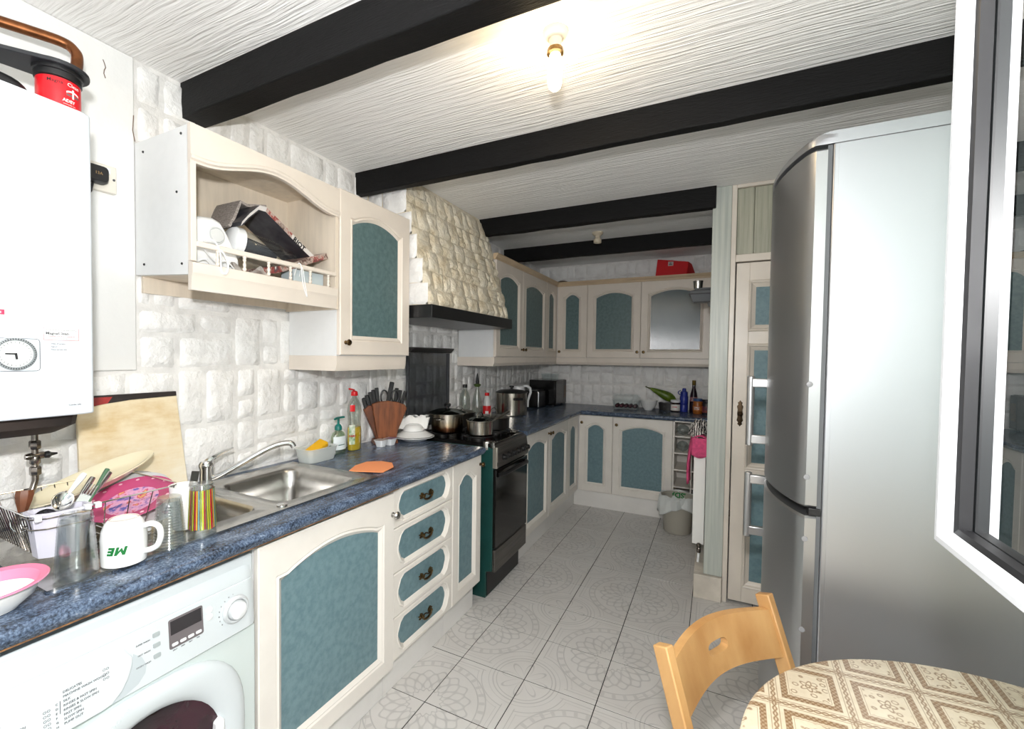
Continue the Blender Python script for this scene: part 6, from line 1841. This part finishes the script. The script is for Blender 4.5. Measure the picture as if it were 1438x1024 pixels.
# ------------------------------------------------------------------ table, cloth and chair
TCX, TCY, TR, TZ = 2.232, .860, .462, .742
m_pine = mk('honey_wood', (188, 146, 94), .42, col2=(166, 120, 70), vs=1, stretch=(9, 9, 3), bp=.0003, bs=60)
t = thing('round_table', 'round wooden table under a patterned cloth', 'table', (TCX, TCY, 0))
build('tabletop', MB().lathe([(.001, TZ-.024), (TR-.012, TZ-.024), (TR-.006, TZ-.018), (TR-.006, TZ-.003), (TR-.010, TZ), (.001, TZ)], (TCX, TCY, 0), 64), m_pine, t)
for k in range(4):
    a = PI/4+k*PI/2
    build('leg', MB().bar((TCX+.30*math.cos(a), TCY+.30*math.sin(a), 0), (TCX+.27*math.cos(a), TCY+.27*math.sin(a), TZ-.024), .042, .042), m_pine, t, bevel=.004)
m_cl, nt, b = newmat('patterned_tablecloth'); setp(b, Roughness=.32)
ge = nt.nodes.new('ShaderNodeNewGeometry'); sx = nt.nodes.new('ShaderNodeSeparateXYZ'); nt.links.new(ge.outputs['Position'], sx.inputs[0])
PXL, PYL = .1268, .1475
cx_ = (X(nt, sx.outputs[0])-1.967+(X(nt, sx.outputs[1])-1.19)*-.03)*(1/PXL); cy_ = (X(nt, sx.outputs[1])-1.187-(X(nt, sx.outputs[0])-1.967)*.07)*(1/PYL)
fr = lambda v: ((v+.5).f('FLOORED_MODULO', 1.0))-.5     # 0 on the rope
u_, v_ = fr(cx_), fr(cy_)
def rope(a, along):
    s = (along*(2*PI*5)).f('SINE')*.022
    return (a-s).line(.0, .023).f('MAXIMUM', (a+s).line(.0, .023)).f('MAXIMUM', a.f('ABSOLUTE').line(.056, .010)*.8)
pt = rope(u_, cy_).f('MAXIMUM', rope(v_, cx_))
cu_, cv_ = ((cx_.f('FLOORED_MODULO', 1.0))-.5), ((cy_.f('FLOORED_MODULO', 1.0))-.5)
ch = cu_.f('ABSOLUTE').f('MAXIMUM', cv_.f('ABSOLUTE'))
key = (((cu_*90.0).f('SINE')*(cv_*90.0).f('SINE')).step(.1, .5))*.30
band_ = ch.step(.295, .01)*ch.step(.385, .01).inv()
pt = pt.f('MAXIMUM', band_*(key*-1.0+.95)).f('MAXIMUM', ch.line(.27, .008)*.7)
fl2 = dist(cu_, cv_); fa = cv_.f('ARCTAN2', cu_)
inn = ch.step(.255, .01).inv()
flo = (fl2-(fa*5.0).f('COSINE')*.028).line(.085, .024).f('MAXIMUM', fl2.line(.030, .020))
vo = nt.nodes.new('ShaderNodeTexVoronoi'); vo.feature = 'DISTANCE_TO_EDGE'; vo.inputs['Scale'].default_value = 60
tc = nt.nodes.new('ShaderNodeTexCoord'); nt.links.new(tc.outputs['Object'], vo.inputs['Vector'])
vo2 = nt.nodes.new('ShaderNodeTexVoronoi'); vo2.inputs['Scale'].default_value = 60; nt.links.new(tc.outputs['Object'], vo2.inputs['Vector'])
leaf = X(nt, vo2.outputs['Distance']).line(.30, .11)*fl2.step(.11, .02)
pt = pt.f('MAXIMUM', inn*(flo.f('MAXIMUM', leaf*.85)))
mix = nt.nodes.new('ShaderNodeMix'); mix.data_type = 'RGBA'
nt.links.new((pt*.95).f('MINIMUM', 1.0).k, mix.inputs[0])
nm_ = noise(nt, 30, 3); rr = ramp(nt, nm_.outputs['Fac'], [(.3, (208, 194, 168)), (.7, (220, 208, 184))]); nt.links.new(rr.outputs[0], mix.inputs[6])
mix.inputs[7].default_value = (*s2l((128, 92, 52)), 1)
nt.links.new(mix.outputs[2], b.inputs['Base Color'])
NS = 96
def skirt(r, z, a=0): return [(TCX+(r+a*math.sin(9*q)+a*.6*math.sin(14*q+1))*math.cos(q), TCY+(r+a*math.sin(9*q)+a*.6*math.sin(14*q+1))*math.sin(q), z) for q in [2*PI*i/NS for i in range(NS)]]
o = build('tablecloth', MB().loft([skirt(.01, TZ+.0022), skirt(TR-.004, TZ+.0022), skirt(TR+.001, TZ-.001), skirt(TR+.003, TZ-.03, .001), skirt(TR+.006, TZ-.075, .004)], True, False), m_cl, loc=(TCX, TCY, TZ), ang=50)
tag(o, 'round vinyl tablecloth with brown and cream lattice pattern', 'tablecloth')

t = thing('folding_chair', 'honey coloured wooden folding chair tucked against the table', 'chair', (1.85, 1.10, 0))
A = Vector((1.632, 1.035, .79)); B = Vector((1.846, 1.392, .79))
along = (B-A).normalized(); fwd = Vector((along.y, -along.x, 0))
def CP(u, s, z): return A+along*u+fwd*s+Vector((0, 0, z-.79))
Wd = (B-A).length; lean = .36
for u in (0, Wd):
    build('leg', MB().bar(CP(u, 0, .79), CP(u, lean*.79, 0), .024, .036, fwd), m_pine, t, bevel=.003)
for u in (.032, Wd-.032):
    build('leg', MB().bar(CP(u, .36, .44), CP(u, -.03, 0), .022, .034, fwd), m_pine, t, bevel=.003)
seat = MB().loft([[CP(u, s, z) for u, s in ((.036, .10), (Wd-.036, .10), (Wd-.036, .46), (.036, .46))] for z in (.432, .45)])
build('seat', seat, m_pine, t, bevel=.005)
build('stretcher', MB().bar(CP(.0, .21, .21), CP(Wd, .21, .21), .016, .022), m_pine, t)
# curved back rest with a hand hole
def BR(a, v, d):
    u = .012+(Wd-.024)*a
    z = .655+v
    return CP(u, lean*(.79-z)-.034*math.sin(PI*a)+d, z)
def hole(n=20):
    out = []
    for i in range(n):
        q = 2*PI*i/n; e = .5
        out.append((.5+.098*math.copysign(abs(math.cos(q))**e, math.cos(q)), .060+.0135*math.copysign(abs(math.sin(q))**.8, math.sin(q))))
    return out
mb = MB()
topv = lambda a: .104+.012*math.sin(PI*a)
botv = lambda a: .0+.010*math.sin(PI*a)
ho = [(.34+.32*i/8, botv(.34+.32*i/8)) for i in range(8)]+[(.66, botv(.66)+(topv(.66)-botv(.66))*i/4) for i in range(4)]
ho += [(.66-.32*i/8, topv(.66-.32*i/8)) for i in range(8)]+[(.34, topv(.34)+(botv(.34)-topv(.34))*i/4) for i in range(4)]
hl = []
for u, v in ho:
    q = math.atan2((v-.060)/.054, (u-.5)/.16)
    hl.append((.5+.098*math.copysign(abs(math.cos(q))**.5, math.cos(q)), .062+.0135*math.copysign(abs(math.sin(q))**.8, math.sin(q))))
for d in (-.009, .009):
    n0 = len(hl)
    vs = [BR(u, v, d) for u, v in hl]+[BR(u, v, d) for u, v in ho]
    mb.add(vs, [(i, (i+1) % n0, n0+(i+1) % n0, n0+i) for i in range(n0)])
mb.loft([[BR(u, v, d) for u, v in hl] for d in (-.009, .009)], False, False)
for u0, u1 in ((0, .34), (.66, 1)):
    n = 7
    ring_ = lambda a: [BR(a, botv(a), -.009), BR(a, topv(a), -.009), BR(a, topv(a), .009), BR(a, botv(a), .009)]
    mb.loft([ring_(u0+(u1-u0)*i/n) for i in range(n+1)])
n = 8
for fn_ in (topv, botv):
    mb.loft([[BR(.34+.32*i/n, fn_(.34+.32*i/n), -.009), BR(.34+.32*i/n, fn_(.34+.32*i/n), .009)] for i in range(n+1)], closed=False)
build('back_rest', mb, m_pine, t, ang=35)
